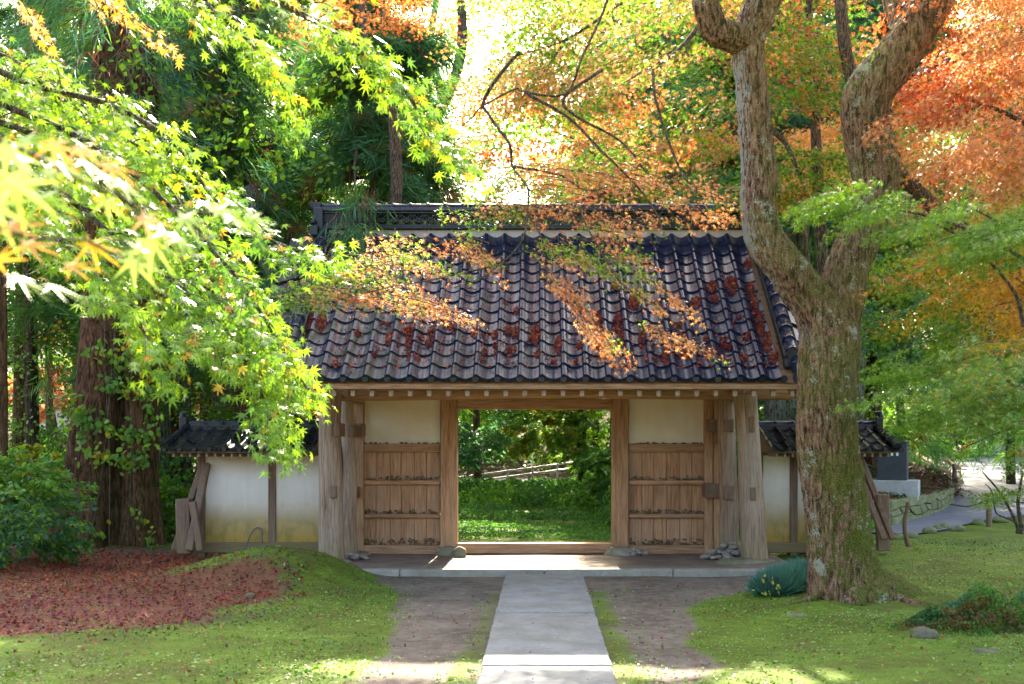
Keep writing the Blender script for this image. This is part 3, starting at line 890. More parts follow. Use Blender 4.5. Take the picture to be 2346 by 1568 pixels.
# descending ridges
def half_roll(L, r, sides=14, flange=.0):
    b = MB()
    th = np.linspace(-.15, math.pi + .15, sides)
    V = []
    for y, rr in ((0, r * 1.12), (.03, r * 1.12), (.035, r), (L, r * .94)):
        V += [(math.cos(t) * rr, y, math.sin(t) * rr) for t in th]
    fc = [(k * sides + j, k * sides + j + 1, (k + 1) * sides + j + 1, (k + 1) * sides + j) for k in range(3) for j in range(sides - 1)]
    b.add(V, fc, True)
    b.add([V[0]] + V[:sides], [tuple(range(1, sides + 1))])
    return b
rm = half_roll(RL * 1.25, .072).mesh('ridge_roll'); rm.materials.append(M['tile'])
for sx in (-1, 1):
    for r in range(NR):
        if r < 2: continue
        s = (r - .3) * RL
        link('ridge_roll', rm, None, gate, Vector((sx * 2.90, DE + s * math.cos(SL) - .09 * math.sin(SL), ZE + s * math.sin(SL) + .09 * math.cos(SL) + .01)) - offg, (SL, 0, 0))
    for lay, (xo, hh) in enumerate(((.105, .035), (.09, .07), (.10, .095))):
        b = MB()
        a0 = np.array([sx * 2.90, DE + 1.45 * RL * math.cos(SL), ZE + 1.45 * RL * math.sin(SL)]); a1 = np.array([sx * 2.90, DT, ZT])
        nrm = np.array([0, -math.sin(SL), math.cos(SL)])
        b.beam(a0 + nrm * (hh - .015), a1 + nrm * (hh - .015), xo * 2, .022, nrm)
        b.build('noshi_layer', M['tile_dark'], gate, .004)
    # end roll at the eave corner and its ornament
    s = -.1 * RL
    for q in (0, 1):
        s = (q * .95 - .15) * RL
        link('ridge_roll', rm, None, gate, Vector((sx * 2.93, DE + s * math.cos(SL) - .03, ZE + s * math.sin(SL) + .035)) - offg, (SL, 0, 0))
    dd = disc_mesh('end_disc', .082, M['tile_dark'])
    s = 1.5 * RL
    link('end_disc', dd, None, gate, Vector((sx * 2.90, DE + s * math.cos(SL) - .085, ZE + s * math.sin(SL) + .075)) - offg)
    link('end_disc', dd, None, gate, Vector((sx * 2.93, DE - .065, ZE + .02)) - offg)
    b = MB().box(sx * 2.9 - .10, sx * 2.9 + .10, DE + s * math.cos(SL) - .10, DE + s * math.cos(SL) + .03, ZE + s * math.sin(SL) - .08, ZE + s * math.sin(SL) + .04)
    b.build('end_ornament', M['tile_dark'], gate, .02)
    # verge tiles sloping outwards
    vt = MB()
    n = 7
    Wv, Lv = .46, RL * 1.9
    top = []
    for y in (0, Lv):
        for k in range(n):
            t = k / (n - 1)
            top.append((sx * t * Wv, y, -.34 * t * Wv - .02 * math.sin(math.pi * t) + (.035 if y == 0 else 0)))
    bot = [(p[0], p[1], p[2] - .028) for p in top[:n]]
    vt.add(top + bot, [(k, k + 1, n + k + 1, n + k) if sx > 0 else (k + 1, k, n + k, n + k + 1) for k in range(n - 1)], True)
    vt.add(top[:n] + bot, [(k + 1, k, n + k, n + k + 1) if sx > 0 else (k, k + 1, n + k + 1, n + k) for k in range(n - 1)])
    vt.add([top[n - 1], top[2 * n - 1], (top[2 * n - 1][0], Lv, top[2 * n - 1][2] - .05), (top[n - 1][0], 0, top[n - 1][2] - .05)], [(0, 1, 2, 3)])
    vm = vt.mesh('verge_tile'); vm.materials.append(M['tile_dark'])
    for r in range(9):
        s = (r * 1.6) * RL
        link('verge_tile', vm, None, gate, Vector((sx * 2.95, DE + s * math.cos(SL), ZE + s * math.sin(SL) + .035)) - offg, (SL, 0, 0))
        # mirrored on the rear slope
        link('verge_tile', vm, None, gate, Vector((sx * 2.95, 2 * DR - .1 - DE - s * math.cos(SL) - Lv * math.cos(SL) + .25, ZE + s * math.sin(SL) + .035 + Lv * math.sin(SL) - .2)) - offg, (-SL, 0, 0))
# main ridge: stacked tile bands, lattice and caps
RX0, RX1 = -2.98, 2.96
def rz(v): return gz(v, 14.35)
def band(name, x0, x1, v0, v1, half, mat, bev=.006):
    return MB().box(x0, x1, DR - half, DR + half, rz(v1), rz(v0)).build(name, mat, gate, bev)
band('ridge_plaster', RX0 + .06, RX1 - .06, 528, 552, .13, M['plaster_trim'])
for (v0, v1, hf) in ((522, 527.5, .20), (517, 521.5, .17), (487, 491.5, .16), (482, 486.5, .19), (477.5, 481.5, .15)):
    band('ridge_band', RX0 + .04, RX1 - .04, v0, v1, hf, M['tile_dark'], .005)
xl, xr = gx(862, 14.35), gx(1582, 14.35)
for (xa, xb) in ((RX0 + .05, xl), (xr, RX1 - .05)):
    for k in range(7):
        v0 = 492.2 + k * 3.5
        band('ridge_layer', xa, xb, v0, v0 + 2.9, .135 + (k % 2) * .008, M['tile_dark'], .003)
    band('ridge_core', xa + .01, xb - .01, 492, 517, .12, M['plaster_trim'], 0)
# lattice of curved tiles
def arc_tile(flip, w=.163, h=.085, t=.018, dpt=.11):
    b = MB(); n = 7
    V = []
    for y in (-dpt, dpt):
        for rr in (0, t):
            for k in range(n):
                a = k / (n - 1)
                x = (a - .5) * w
                z = math.sin(math.pi * a) ** .8 * h
                zz = (z + rr) * (1 if flip > 0 else -1)
                V.append((x, y, zz))
    # order: y0 inner, y0 outer, y1 inner, y1 outer
    f = []
    for k in range(n - 1):
        f += [(k, k + 1, n + k + 1, n + k), (2 * n + k + 1, 2 * n + k, 3 * n + k, 3 * n + k + 1), (k + 1, k, 2 * n + k, 2 * n + k + 1), (n + k, n + k + 1, 3 * n + k + 1, 3 * n + k)]
    b.add(V, f)
    return b
up = arc_tile(1).mesh('lattice_tile'); up.materials.append(M['tile_dark'])
dn = arc_tile(-1).mesh('lattice_tile'); dn.materials.append(M['tile_dark'])
npt = int((xr - xl) / .163)
zc = (rz(492) + rz(517)) / 2
for k in range(npt):
    x = xl + .0815 + k * (xr - xl - .163) / (npt - 1)
    for mm, zz, sh in ((up, rz(517), 0), (dn, rz(493), 0), (up, zc - .02, .0815)):
        if sh and k == npt - 1: continue
        link('lattice_tile', mm, None, gate, Vector((x + sh, DR, zz)) - offg)
# cap rolls
crm = bpy.data.meshes.new('ridge_cap')
b = MB(); hr = half_roll(.235, .085, 14)
b.add([(p[1], p[0], p[2]) for p in hr.v], [tuple(reversed(f)) for f in hr.f], True)
crm = b.mesh('ridge_cap'); crm.materials.append(M['tile'])
ncap = 25
for k in range(ncap):
    x = RX0 + .02 + k * (RX1 - RX0 - .04) / ncap
    link('ridge_cap', crm, None, gate, Vector((x, DR, rz(477.5))) - offg)
# ridge-end ornaments
for sx, xe in ((-1, RX0), (1, RX1)):
    b = MB()
    b.box(xe - .06, xe + .06, DR - .22, DR + .22, rz(530), rz(480))
    b.box(xe - .05 + sx * .04, xe + .05 + sx * .04, DR - .30, DR + .30, rz(545), rz(522))
    b.box(xe - .05 + sx * .03, xe + .05 + sx * .03, DR - .16, DR + .16, rz(486), rz(466))
    for s2 in (-1, 1):
        t = np.linspace(0, 4.4, 14)
        b.tube([(xe + sx * .05, DR + s2 * (.24 + .07 * math.cos(a) * (1 - a / 9)), rz(520) + .07 * math.sin(a) * (1 - a / 9)) for a in t], [.028 * (1 - a / 8) for a in t], 7)
    b.tube([(xe + sx * .0, DR, rz(478)), (xe + sx * .12, DR, rz(470)), (xe + sx * .16, DR, rz(460))], [.05, .045, .03], 10)
    b.build('ridge_end_ornament', M['tile_dark'], gate, .01)

# foundation stones under the posts
for (u, v, D, r, sd_) in ((1030, 1276, 14.55, (.20, .16, .10), 1), (1053, 1270, 14.35, (.10, .12, .10), 2), (1424, 1276, 14.5, (.24, .16, .11), 3), (757, 1296, 13.6, (.26, .22, .06), 4), (1712, 1297, 13.5, (.42, .22, .07), 5),
                          (815, 1280, 14.4, (.2, .15, .07), 7), (1664, 1284, 14.1, (.2, .2, .06), 6)):
    MB().blob((gx(u, D), D, max(gz(v, D), .09)), r, sd_, .22, 2).build('foundation_stone', M['stone'], gate)

# loose pebbles set on the ledges by visitors
def pebbles(name, label, pts, r0, r1, mat, n_sub=0):
    b = MB()
    for (x, y, z) in pts:
        r = random.uniform(r0, r1)
        b.blob((x, y, z + r * .5), (r * random.uniform(.8, 1.3), r * random.uniform(.7, 1.1), r * random.uniform(.55, .9)), random.random() * 50, .2, n_sub)
    o = b.build(name, mat)
    tag(o, label, kind='stuff')
    return o
side = {0: 'left', 1: 'right'}
for nm, (u0, u1) in enumerate(((834, 1008), (1441, 1613))):
    for v0, dn_, nmx, hh, wd in ((1017, 24, 'under the plaster panel', .0, 'top rail'), (1101, 62, 'between plank rows', .05, 'second rail'), (1178, 62, 'below the middle planks', .05, 'third rail'), (1250, 95, 'at the foot of the planks', .085, 'bottom sill')):
        pts = []
        for k in range(dn_):
            x = random.uniform(gx(u0), gx(u1)); pts.append((x, GD - random.uniform(.0, .055), gz(v0, GD - .05) + random.random() ** 1.5 * hh))
        pebbles('pebbles', f'row of small brown pebbles on the {wd} of the {side[nm]} plank panel, {nmx}', pts, .010, .021, M['pebble_dark'])
# pebble heaps
def heap(label, cx, cy, z, n, R, H, r0=.03, r1=.06):
    root = empty('stone_heap', (cx, cy, z), label, 'stone heap')
    for k in range(n):
        t = random.random(); a = random.random() * 6.28; rr = R * math.sqrt(random.random())
        h = H * (1 - rr / R) * random.uniform(.4, 1)
        r = random.uniform(r0, r1)
        MB().blob((cx + math.cos(a) * rr, cy + math.sin(a) * rr * .6, z + h + r * .3), (r * 1.15, r, r * .7), k, .2, 1).build('stone', M['pebble'], root)
heap('heap of small round stones at the foot of the right support log', gx(1672, 13.85), 13.95, .10, 46, .34, .22)
heap('few small stones beside the right door post base', gx(1450, 14.4), 14.45, .09, 14, .17, .14)
heap('scatter of small stones beside the left pillar base', gx(805, 13.9), 13.9, .09, 16, .25, .06, .03, .05)

# ------------------------------------------------------------------ side walls
def side_wall(label, posts, u_end_eave, u_end_ridge, left, buttress):
    W = empty('plaster_wall', (gx((posts[0] + posts[-1]) / 2), GD, 0), label, 'wall')
    zt = gz(1044); zb = gz(1242)
    us = posts
    for k in range(len(us) - 1):
        MB().box(gx(us[k]) + .05, gx(us[k + 1]) - .05, GD - .02, GD + .1, zb, zt).build('plaster_panel', M['plaster_wall'], W)
    for u in us:
        MB().box(gx(u) - .052, gx(u) + .052, GD - .05, GD + .13, .0, zt).build('post', M['wood_dark'], W, .006)
    x0, x1 = gx(us[0]) - .05, gx(us[-1]) + .05
    MB().box(x0, x1, GD - .06, GD + .14, gz(1266), zb).build('sill', M['wood_dark_x'], W, .008)
    MB().box(x0 - .15 * (left), x1 + .15 * (1 - left), GD - .065, GD + .145, zt, zt + .10).build('top_beam', M['wood_dark_x'], W, .008)
    # roof
    ze, de, zr, dr = 1.53, 13.88, 1.80, GD - .08
    a = math.atan2(zr - ze, dr - de); sl = math.hypot(zr - ze, dr - de); nr = 3; rl = sl / nr; tw = .206
    if left: xe0, xe1 = (u_end_eave - CU) * de / F, gx(us[-1]) + .02
    else: xe0, xe1 = gx(us[0]) - .02, (u_end_eave - CU) * de / F
    nc = int(round((xe1 - xe0) / tw)); tw = (xe1 - xe0) / nc
    k1 = tile_mesh('roof_tile', tw, rl * 1.12, .016, 0, .016, .9); k1.materials.append(M['tile_dark'])
    k2 = tile_mesh('eave_tile', tw, rl * 1.12, .016, .022, .016, .9); k2.materials.append(M['tile_dark'])
    ow = world_off(W)
    for r in range(nr):
        for c in range(nc):
            link('roof_tile' if r else 'eave_tile', k1 if r else k2, None, W, Vector((xe0 + c * tw + random.gauss(0, .003), de + r * rl * math.cos(a), ze + r * rl * math.sin(a))) - ow, (a + random.gauss(0, .015), random.gauss(0, .012), random.gauss(0, .008)))
    dms = disc_mesh('eave_disc', .034, M['tile_dark'])
    for c in range(nc + 1): link('eave_disc', dms, None, W, Vector((xe0 + c * tw + .025, de - .01, ze + .0)) - ow)
    # rear slope and deck
    b = MB()
    b.add([(xe0 + .02, de + .05, ze - .02), (xe1 - .02, de + .05, ze - .02), (xe1 - .02, dr + .1, zr - .0), (xe0 + .02, dr + .1, zr), (xe1 - .02, 2 * GD - de, ze - .02), (xe0 + .02, 2 * GD - de, ze - .02),
           (xe0 + .02, de + .05, ze - .045), (xe1 - .02, de + .05, ze - .045), (xe1 - .02, 2 * GD - de, ze - .045), (xe0 + .02, 2 * GD - de, ze - .045)],
          [(0, 1, 2, 3), (3, 2, 4, 5), (6, 9, 8, 7), (0, 6, 7, 1), (0, 3, 5, 9, 6), (1, 7, 8, 4, 2)])
    b.build('roof_deck', M['wood_dark_x'], W)
    # rafter ends
    rf = MB().box(-.014, .014, 0, .5, -.022, .022).mesh('rafter'); rf.materials.append(M['wood_pale'])
    nrf = int((xe1 - xe0) / .11)
    for k in range(nrf):
        link('rafter', rf, None, W, Vector((xe0 + .1 + k * (xe1 - xe0 - .2) / (nrf - 1), de + .12, ze - .075)) - ow)
    # ridge
    xr0, xr1 = (xe0 + .0, xe1) if left else (xe0, xe1 - .0)
    MB().box(xr0 + .02, xr1 - .02, GD - .10, GD + .10, zr - .01, zr + .035).build('ridge_band', M['tile_dark'], W, .005)
    MB().box(xr0 + .02, xr1 - .02, GD - .085, GD + .085, zr + .035, zr + .07).build('ridge_band', M['tile_dark'], W, .005)
    cm = MB(); h2 = half_roll(.235, .062, 10)
    cm.add([(p[1], p[0], p[2]) for p in h2.v], [tuple(reversed(f)) for f in h2.f], True)
    cm = cm.mesh('ridge_cap'); cm.materials.append(M['tile_dark'])
    n = max(1, int((xr1 - xr0) / .22))
    for k in range(n): link('ridge_cap', cm, None, W, Vector((xr0 + k * (xr1 - xr0) / n, GD, zr + .07)) - ow)
    xe = xr0 if left else xr1
    s = -1 if left else 1
    b = MB().box(xe - .05, xe + .05, GD - .13, GD + .13, zr - .02, zr + .17)
    b.tube([(xe, GD, zr + .12), (xe + s * .06, GD, zr + .17), (xe + s * .04, GD, zr + .24), (xe - s * .03, GD, zr + .24)], [.05, .05, .04, .02], 8)
    b.build('ridge_end_ornament', M['tile_dark'], W, .015)
    # verge roll
    for r in range(4):
        rm2 = half_roll(rl * 1.2, .05, 10).mesh('verge_roll') if r == 0 else rm2
        if r == 0: rm2.materials.append(M['tile_dark'])
        link('verge_roll', rm2, None, W, Vector((xe - s * .03, de + (r - .1) * rl * math.cos(a), ze + (r - .1) * rl * math.sin(a) + .04)) - ow, (a, 0, 0))
    # buttresses
    for p0, p1, w, nmx in buttress:
        MB().beam(p0, p1, w, w * .8, (0, 1, 0)).build(nmx, M['wood_dark'], W, .01)
    return W
Q = lambda u, v, D: tuple(P(u, v, D))
side_wall('white plaster wall with a dark tiled roof left of the gate, stained ochre along its foot', (463, 625, 745), 372, 425, True,
    [((Q(424, 1268, 14.5)), Q(421, 1143, 14.5), .19, 'stake'), (Q(434, 1262, 14.35), Q(474, 1062, 14.7), .10, 'brace'), (Q(398, 1262, 14.7), Q(462, 1070, 14.9), .08, 'brace'), (Q(459, 1262, 14.3), Q(441, 1150, 14.3), .09, 'stake')])
side_wall('white plaster wall with a dark tiled roof right of the gate, partly behind the leaning oak trunk', (1738, 1817, 1892, 1966), 2060, 2010, False,
    [(Q(2024, 1262, 14.5), Q(2020, 1133, 14.5), .17, 'stake'), (Q(1972, 1050, 14.75), Q(2046, 1236, 14.25), .075, 'brace'), (Q(1955, 1050, 14.7), Q(2026, 1236, 14.2), .075, 'brace')])
# wire hoop leaning on the left wall
b = MB(); pts = spline([Q(560, 1262, 14.55), Q(570, 1235, 14.65), Q(580, 1216, 14.72), Q(590, 1209, 14.74), Q(599, 1216, 14.72), Q(600, 1245, 14.65)], 24)
b.tube(pts, .011, 6)
tag(b.build('wire_hoop', M['wire']), 'thin bent wire hoop leaning on the left plaster wall', 'hoop')
# ------------------------------------------------------------------ trees
def sprays_cloud(centers, dirs, n_each, L, W, H, droop=.25):
    """leaf positions in flattened, tapering sprays; returns pos, fwd, nrm"""
    k = len(centers)
    n = int(n_each)
    t = RNG.beta(1.2, 1.3, (k, n)) - .5
    L = np.broadcast_to(L, (k,))[:, None]; W = np.broadcast_to(W, (k,))[:, None]
    dirs = norm(dirs)
    side = norm(np.cross(dirs, np.array([0, 0, 1.]) + 0 * dirs))
    up = np.cross(side, dirs)
    w = RNG.normal(0, .42, (k, n)) * (1 - np.abs(t) * 1.1) * W
    h = RNG.normal(0, H * .5, (k, n))
    pos = centers[:, None] + dirs[:, None] * (t * L)[..., None] + side[:, None] * w[..., None] + up[:, None] * h[..., None]
    pos[..., 2] -= droop * (t + .5) ** 2 * L + np.abs(w) * .25
    fwd = dirs[:, None] + side[:, None] * (w / (W + 1e-6) * 2.2)[..., None] + RNG.normal(0, .45, (k, n, 3))
    fwd[..., 2] -= .45
    nrm = np.array([0, 0, 1.]) + RNG.normal(0, .62, (k, n, 3)) + side[:, None] * .15
    return pos.reshape(-1, 3), fwd.reshape(-1, 3), nrm.reshape(-1, 3)

def poly_centers(poly, n, D0, D1):
    pu = np.array(poly, float); a = pu.min(0); b = pu.max(0)
    out = np.zeros((0, 2))
    while len(out) < n:
        q = RNG.uniform(a, b, (n * 3, 2)); out = np.vstack([out, q[in_poly(q[:, 0], q[:, 1], poly)]])
    out = out[:n]
    D = RNG.uniform(D0, D1, n)
    return np.stack([(out[:, 0] - CU) * D / F, D, EYE + (CV - out[:, 1]) * D / F], 1)

def band_centers(pts, n, wid=.15, dy=.3):
    """pts: (u, v, D) polyline"""
    w = np.array([P(*p) for p in pts])
    s = spline(w, 60)
    i = RNG.integers(0, 59, n)
    c = s[i] + RNG.normal(0, 1, (n, 3)) * np.array([wid, dy, wid * .55])
    d = s[np.minimum(i + 1, 59)] - s[i]
    return c, norm(d + 1e-6)

def tree(name, label, cat='tree', base=(0, 0, 0), group=None):
    return empty(name, base, label, cat, group)

def limbs(nm, root, paths, mat, sides=8, n=20):
    """each limb is one tapered mesh; paths: (pts, r0, r1)"""
    out = []
    for pts, r0, r1 in paths:
        s = spline(pts, n)
        wob = (fbm(s * 1.7 + 3, 2)[:, None] - .5) * .1
        s[1:-1] += (wob * np.array([1, .6, .6]))[1:-1]
        b = MB().tube(s, np.linspace(r0, r1, n), sides)
        out.append(b.build(nm, mat, root))
    return out

def twigs(root, centers, dirs, L, mat, r=.006, name='twigs'):
    b = MB()
    for c, d in zip(centers, dirs):
        d = d / (np.linalg.norm(d) + 1e-9)
        a = c - d * L * .55; e = c + d * L * .45 - np.array([0, 0, .1 * L])
        b.tube([a, (a + e) / 2 + np.array([0, 0, .05 * L]), e], [r, r * .8, r * .35], 4, False)
    o = b.build(name, mat, root); o['kind'] = 'stuff'
    return o

def maple_crown(root, centers, dirs, stops, n_each=60, size=(.028, .04), L=.8, W=.35, H=.10, tmpl=T_LOBE5, scale=.9, seed=0, bias=None, mat='leaf', droop=.25, jit=.14, tw=True):
    pos, fwd, nrm = sprays_cloud(centers, dirs, n_each, L, W, H, droop)
    col = palette(pos, stops, scale, seed, jit, None if bias is None else bias(pos))
    leaves('foliage', pos, fwd, nrm, RNG.uniform(*size, len(pos)), col, tmpl, M[mat], root)
    if tw: twigs(root, centers[::3], dirs[::3], L, M['branch'], .004)

def uv_of(pos):
    return CU + pos[:, 0] * F / pos[:, 1], CV - (pos[:, 2] - EYE) * F / pos[:, 1]

# ---- big leaning oak -------------------------------------------------
OB = (P(1935, 1385, 10.55)[0], 10.55, .0)
oak = tree('oak_tree', 'big leaning oak with mossy bark and two stems in front of the gate', 'tree', OB)
def bark_tube(pts, rad, name, sides=220, rings=420, seed=0, flare=None, mat='bark_oak'):
    s = spline(pts, rings)
    rr = np.interp(np.linspace(0, 1, rings), np.linspace(0, 1, len(rad)), rad)
    rr = np.convolve(np.pad(rr, 8, 'edge'), np.ones(17) / 17, 'valid')
    th = np.arange(sides) * 2 * math.pi / sides
    arc = np.cumsum(np.r_[0, np.linalg.norm(np.diff(s, axis=0), axis=1)])
    TH, A = np.meshgrid(th, arc)
    R = rr[:, None] * np.ones_like(TH)
    q = np.stack([np.cos(TH) * R * 1.0 + seed, np.sin(TH) * R, A * .22], -1)
    f1 = fbm(q * np.array([38, 38, 46]), 3)
    ridges = 1 - np.abs(f1 - .5) * 4
    q2 = np.stack([np.cos(TH) * .9 + seed, np.sin(TH) * .9, A * 1.4], -1)
    lump = fbm(q2 * 1.6, 3) - .5
    q3 = np.stack([np.cos(TH) * R * 60, np.sin(TH) * R * 60, A * 30], -1)
    rad_m = R * (1 + lump * .22) + np.clip(-ridges, -1, 1) * .012 + (fbm(q3, 2) - .5) * .012
    if flare is not None: rad_m = rad_m * flare(TH, A)
    b = MB().tube(s, np.ones(rings), sides, True, True, lambda t, k, n: rad_m[k])
    return b.build(name, M[mat], oak)
def Pz(u, v, D): return P(u, v, D)
mainpts = [(1962, 1425, 10.55), (1950, 1370, 10.55), (1932, 1300, 10.55), (1912, 1150, 10.5), (1896, 1000, 10.45), (1897, 860, 10.4), (1898, 770, 10.4), (1864, 700, 10.35), (1806, 620, 10.3), (1752, 545, 10.25), (1738, 470, 10.2), (1740, 400, 10.2), (1730, 300, 10.15), (1722, 200, 10.1), (1715, 100, 10.1), (1738, 30, 10.05), (1770, -40, 10.0), (1800, -140, 9.9)]
mainrad = [.44, .42, .345, .305,   .295, .30, .305, .225, .20, .185, .175, .180, .165, .155, .155, .165, .15, .13]
def flare(TH, A):
    k = sstep(.75, 0, A)
    lob = .5 + .5 * np.cos(3 * TH + .6 + 1.2 * np.sin(TH))
    bump_ = lambda a0, w_, h_: h_ * np.exp(-(((TH - a0 + np.pi) % (2 * np.pi) - np.pi) / w_) ** 2)
    return 1 + k ** 2 * (.12 * lob + bump_(3.25, .45, .75) + bump_(.15, .5, .30) + bump_(1.9, .4, .25) + bump_(2.5, .2, -.12)) + sstep(.25, 0, A) * .1
trunk = bark_tube([Pz(*p) for p in mainpts], mainrad, 'trunk', 230, 460, 2.0, flare, 'bark_left')
bark_tube([Pz(*p) for p in [(1900, 860, 10.45), (1912, 765, 10.5), (1925, 690, 10.5), (1946, 600, 10.5), (1984, 520, 10.5), (2006, 430, 10.5), (1998, 350, 10.5), (1984, 290, 10.5), (1990, 215, 10.45), (2040, 145, 10.4), (2098, 70, 10.35), (2140, 0, 10.3), (2165, -60, 10.2), (2185, -160, 10.1)]],
          [.20, .25, .235, .215, .205, .235, .245, .235, .245, .235, .205, .19, .18, .16], 'stem', 180, 330, 7.0)
bark_tube([Pz(*p) for p in [(1722, 95, 10.1), (1680, 85, 10.0), (1640, 70, 9.95), (1622, 30, 9.9), (1610, -30, 9.85), (1600, -120, 9.8)]], [.14, .15, .14, .13, .12, .10], 'stem', 120, 130, 12.0)
bark_tube([Pz(*p) for p in [(2060, 110, 10.5), (2068, 60, 10.7), (2050, 0, 10.9), (2035, -60, 11)]], [.12, .13, .13, .12], 'stem', 100, 90, 14.0)
# surface roots
for pts, r in (([(2010, 1375, 10.4), (2065, 1388, 10.2), (2125, 1405, 9.9), (2190, 1425, 9.7)], .075), ([(1870, 1385, 10.3), (1838, 1390, 10.25), (1800, 1396, 10.15)], .045), ([(1960, 1385, 10.1), (1975, 1398, 9.95)], .12)):
    w = [P(*p) for p in pts]
    for q in w: q[2] = terr(q[0], q[1]) + .02
    w[0][2] += .03
    n = 24; s = spline(w, n)
    b = MB().tube(s, np.linspace(r, r * .25, n), 14, True, True, lambda t, k, nn: 1 + (fbm(np.stack([np.cos(t) * 2, np.sin(t) * 2, t * 0 + k * .2], -1), 2) - .5) * .5)
    b.build('root', M['bark_oak'], oak)
# oak crown above the frame and small tufts on the stem
cen = poly_centers([(1300, -1100), (2900, -1100), (2900, -170), (1300, -170)], 190, 6.5, 12.5)
d = norm(cen - np.array([OB[0], 10.5, 3.5]))
for pts, r0 in (([(1800, -120, 9.9), (1500, -500, 9), (1350, -800, 8.4)], .12), ([(1800, -120, 9.9), (1850, -600, 9.5), (1900, -900, 9)], .11), ([(2185, -150, 10.1), (2500, -500, 9.6), (2750, -700, 9)], .14), ([(2185, -150, 10.1), (2200, -600, 10.6), (2300, -900, 11)], .12), ([(1600, -110, 9.8), (1450, -350, 10.5), (1350, -420, 11.5)], .09)):
    limbs('limb', oak, [([P(*p) for p in pts], r0, .03)], M['bark_oak'], 10)
maple_crown(oak, cen, d, ['green', 'lime', 'green'], 95, (.05, .08), 1.0, .7, .3, T_OVAL, seed=4)
fc, fd = [], []
b = []
for (u, v, D, n, sp) in ((1945, 480, 10.25, 34, .10), (2035, 470, 10.3, 30, .12), (2040, 400, 10.3, 18, .1), (1935, 400, 10.3, 26, .08), (1960, 240, 10.25, 26, .14), (2000, 150, 10.2, 20, .1), (1845, 590, 10.15, 30, .09), (1860, 660, 10.2, 14, .06), (1775, 520, 10.1, 10, .05), (2030, 330, 10.3, 18, .08)):
    c = P(u, v, D)
    for k in range(n * 3):
        fc.append(c + RNG.normal(0, 1, 3) * np.array([sp, .03, sp]) - np.array([0, .12, 0])); dd = RNG.normal(0, 1, 3); dd[2] = abs(dd[2]) * .7; dd[1] -= .6; fd.append(dd)
fc, fd = np.array(fc), np.array(fd)
leaves('fern_tuft', fc, fd, rand_dirs(len(fc)), RNG.uniform(.04, .10, len(fc)), palette(fc, ['deep', 'green'], 2), T_STRAND, M['needle'], oak)

# ---- maples hanging over the roof -------------------------------------
mp = tree('maple_tree', 'orange and green maple whose thin branches hang in front of the gate roof', 'tree', (7.6, 13.2, 0))
lim = [([(1900, -250, 12), (1700, -60, 12), (1560, 110, 11.8), (1480, 160, 11.7), (1430, 190, 11.5)], .04, .006),
       ([(1430, -150, 11), (1395, -20, 11), (1340, 120, 10.8), (1300, 215, 10.7), (1205, 209, 10.6), (1184, 203, 10.6), (1102, 247, 10.6), (1081, 271, 10.6), (1020, 319, 10.6), (990, 340, 10.6)], .015, .005),
       ([(1205, 209, 10.6), (1294, 271, 10.5), (1370, 347, 10.4), (1418, 388, 10.4), (1493, 481, 10.3), (1520, 540, 10.2)], .018, .006),
       ([(1190, 120, 10.6), (1112, 228, 10.5), (1122, 264, 10.5), (1167, 330, 10.4), (1177, 381, 10.4), (1212, 433, 10.3), (1208, 491, 10.2)], .018, .009),
       ([(1208, 491, 10.2), (1196, 546, 10.1), (1165, 588, 10.05), (1099, 639, 10.0), (1040, 660, 9.95)], .012, .005),
       ([(1208, 491, 10.2), (1235, 540, 10.1), (1262, 590, 10.05), (1262, 650, 10.0)], .012, .004),
       ([(1320, 470, 10.2), (1370, 560, 10.1), (1420, 650, 10.0), (1500, 700, 9.9)], .011, .004),
       ([(1177, 381, 10.4), (1280, 400, 10.4), (1340, 440, 10.4), (1390, 430, 10.4)], .014, .006),
       ([(1500, 150, 11.7), (1500, 230, 11.2), (1560, 400, 10.8), (1640, 450, 10.6), (1720, 480, 10.5)], .018, .006),
       ([(1380, 160, 11), (1290, 240, 10.9), (1420, 330, 10.8), (1500, 420, 10.7), (1600, 470, 10.7)], .018, .006),
       ([(1120, 560, 10.05), (1050, 545, 10), (960, 580, 9.95), (880, 610, 9.9)], .008, .003),
       ([(1180, 600, 10.05), (1000, 640, 9.95), (880, 660, 9.9), (760, 690, 9.85)], .010, .003)]
limbs('limb', mp, [([P(*p) for p in a], r0, r1) for a, r0, r1 in lim], M['branch'], 8, 34)
limbs('trunk', mp, [([(7.6, 13.2, 0), (7.2, 13, 2.5), (P(1900, -250, 12)[0] + .6, 12.1, 5), (P(1900, -250, 12)[0], 12, P(1900, -250, 12)[2])], .13, .06)], M['branch'], 10)
ST1 = ['green', 'lime', 'lime', 'salmon', 'salmon', 'redor', 'salmon']
cs, ds, n_ = [], [], 0
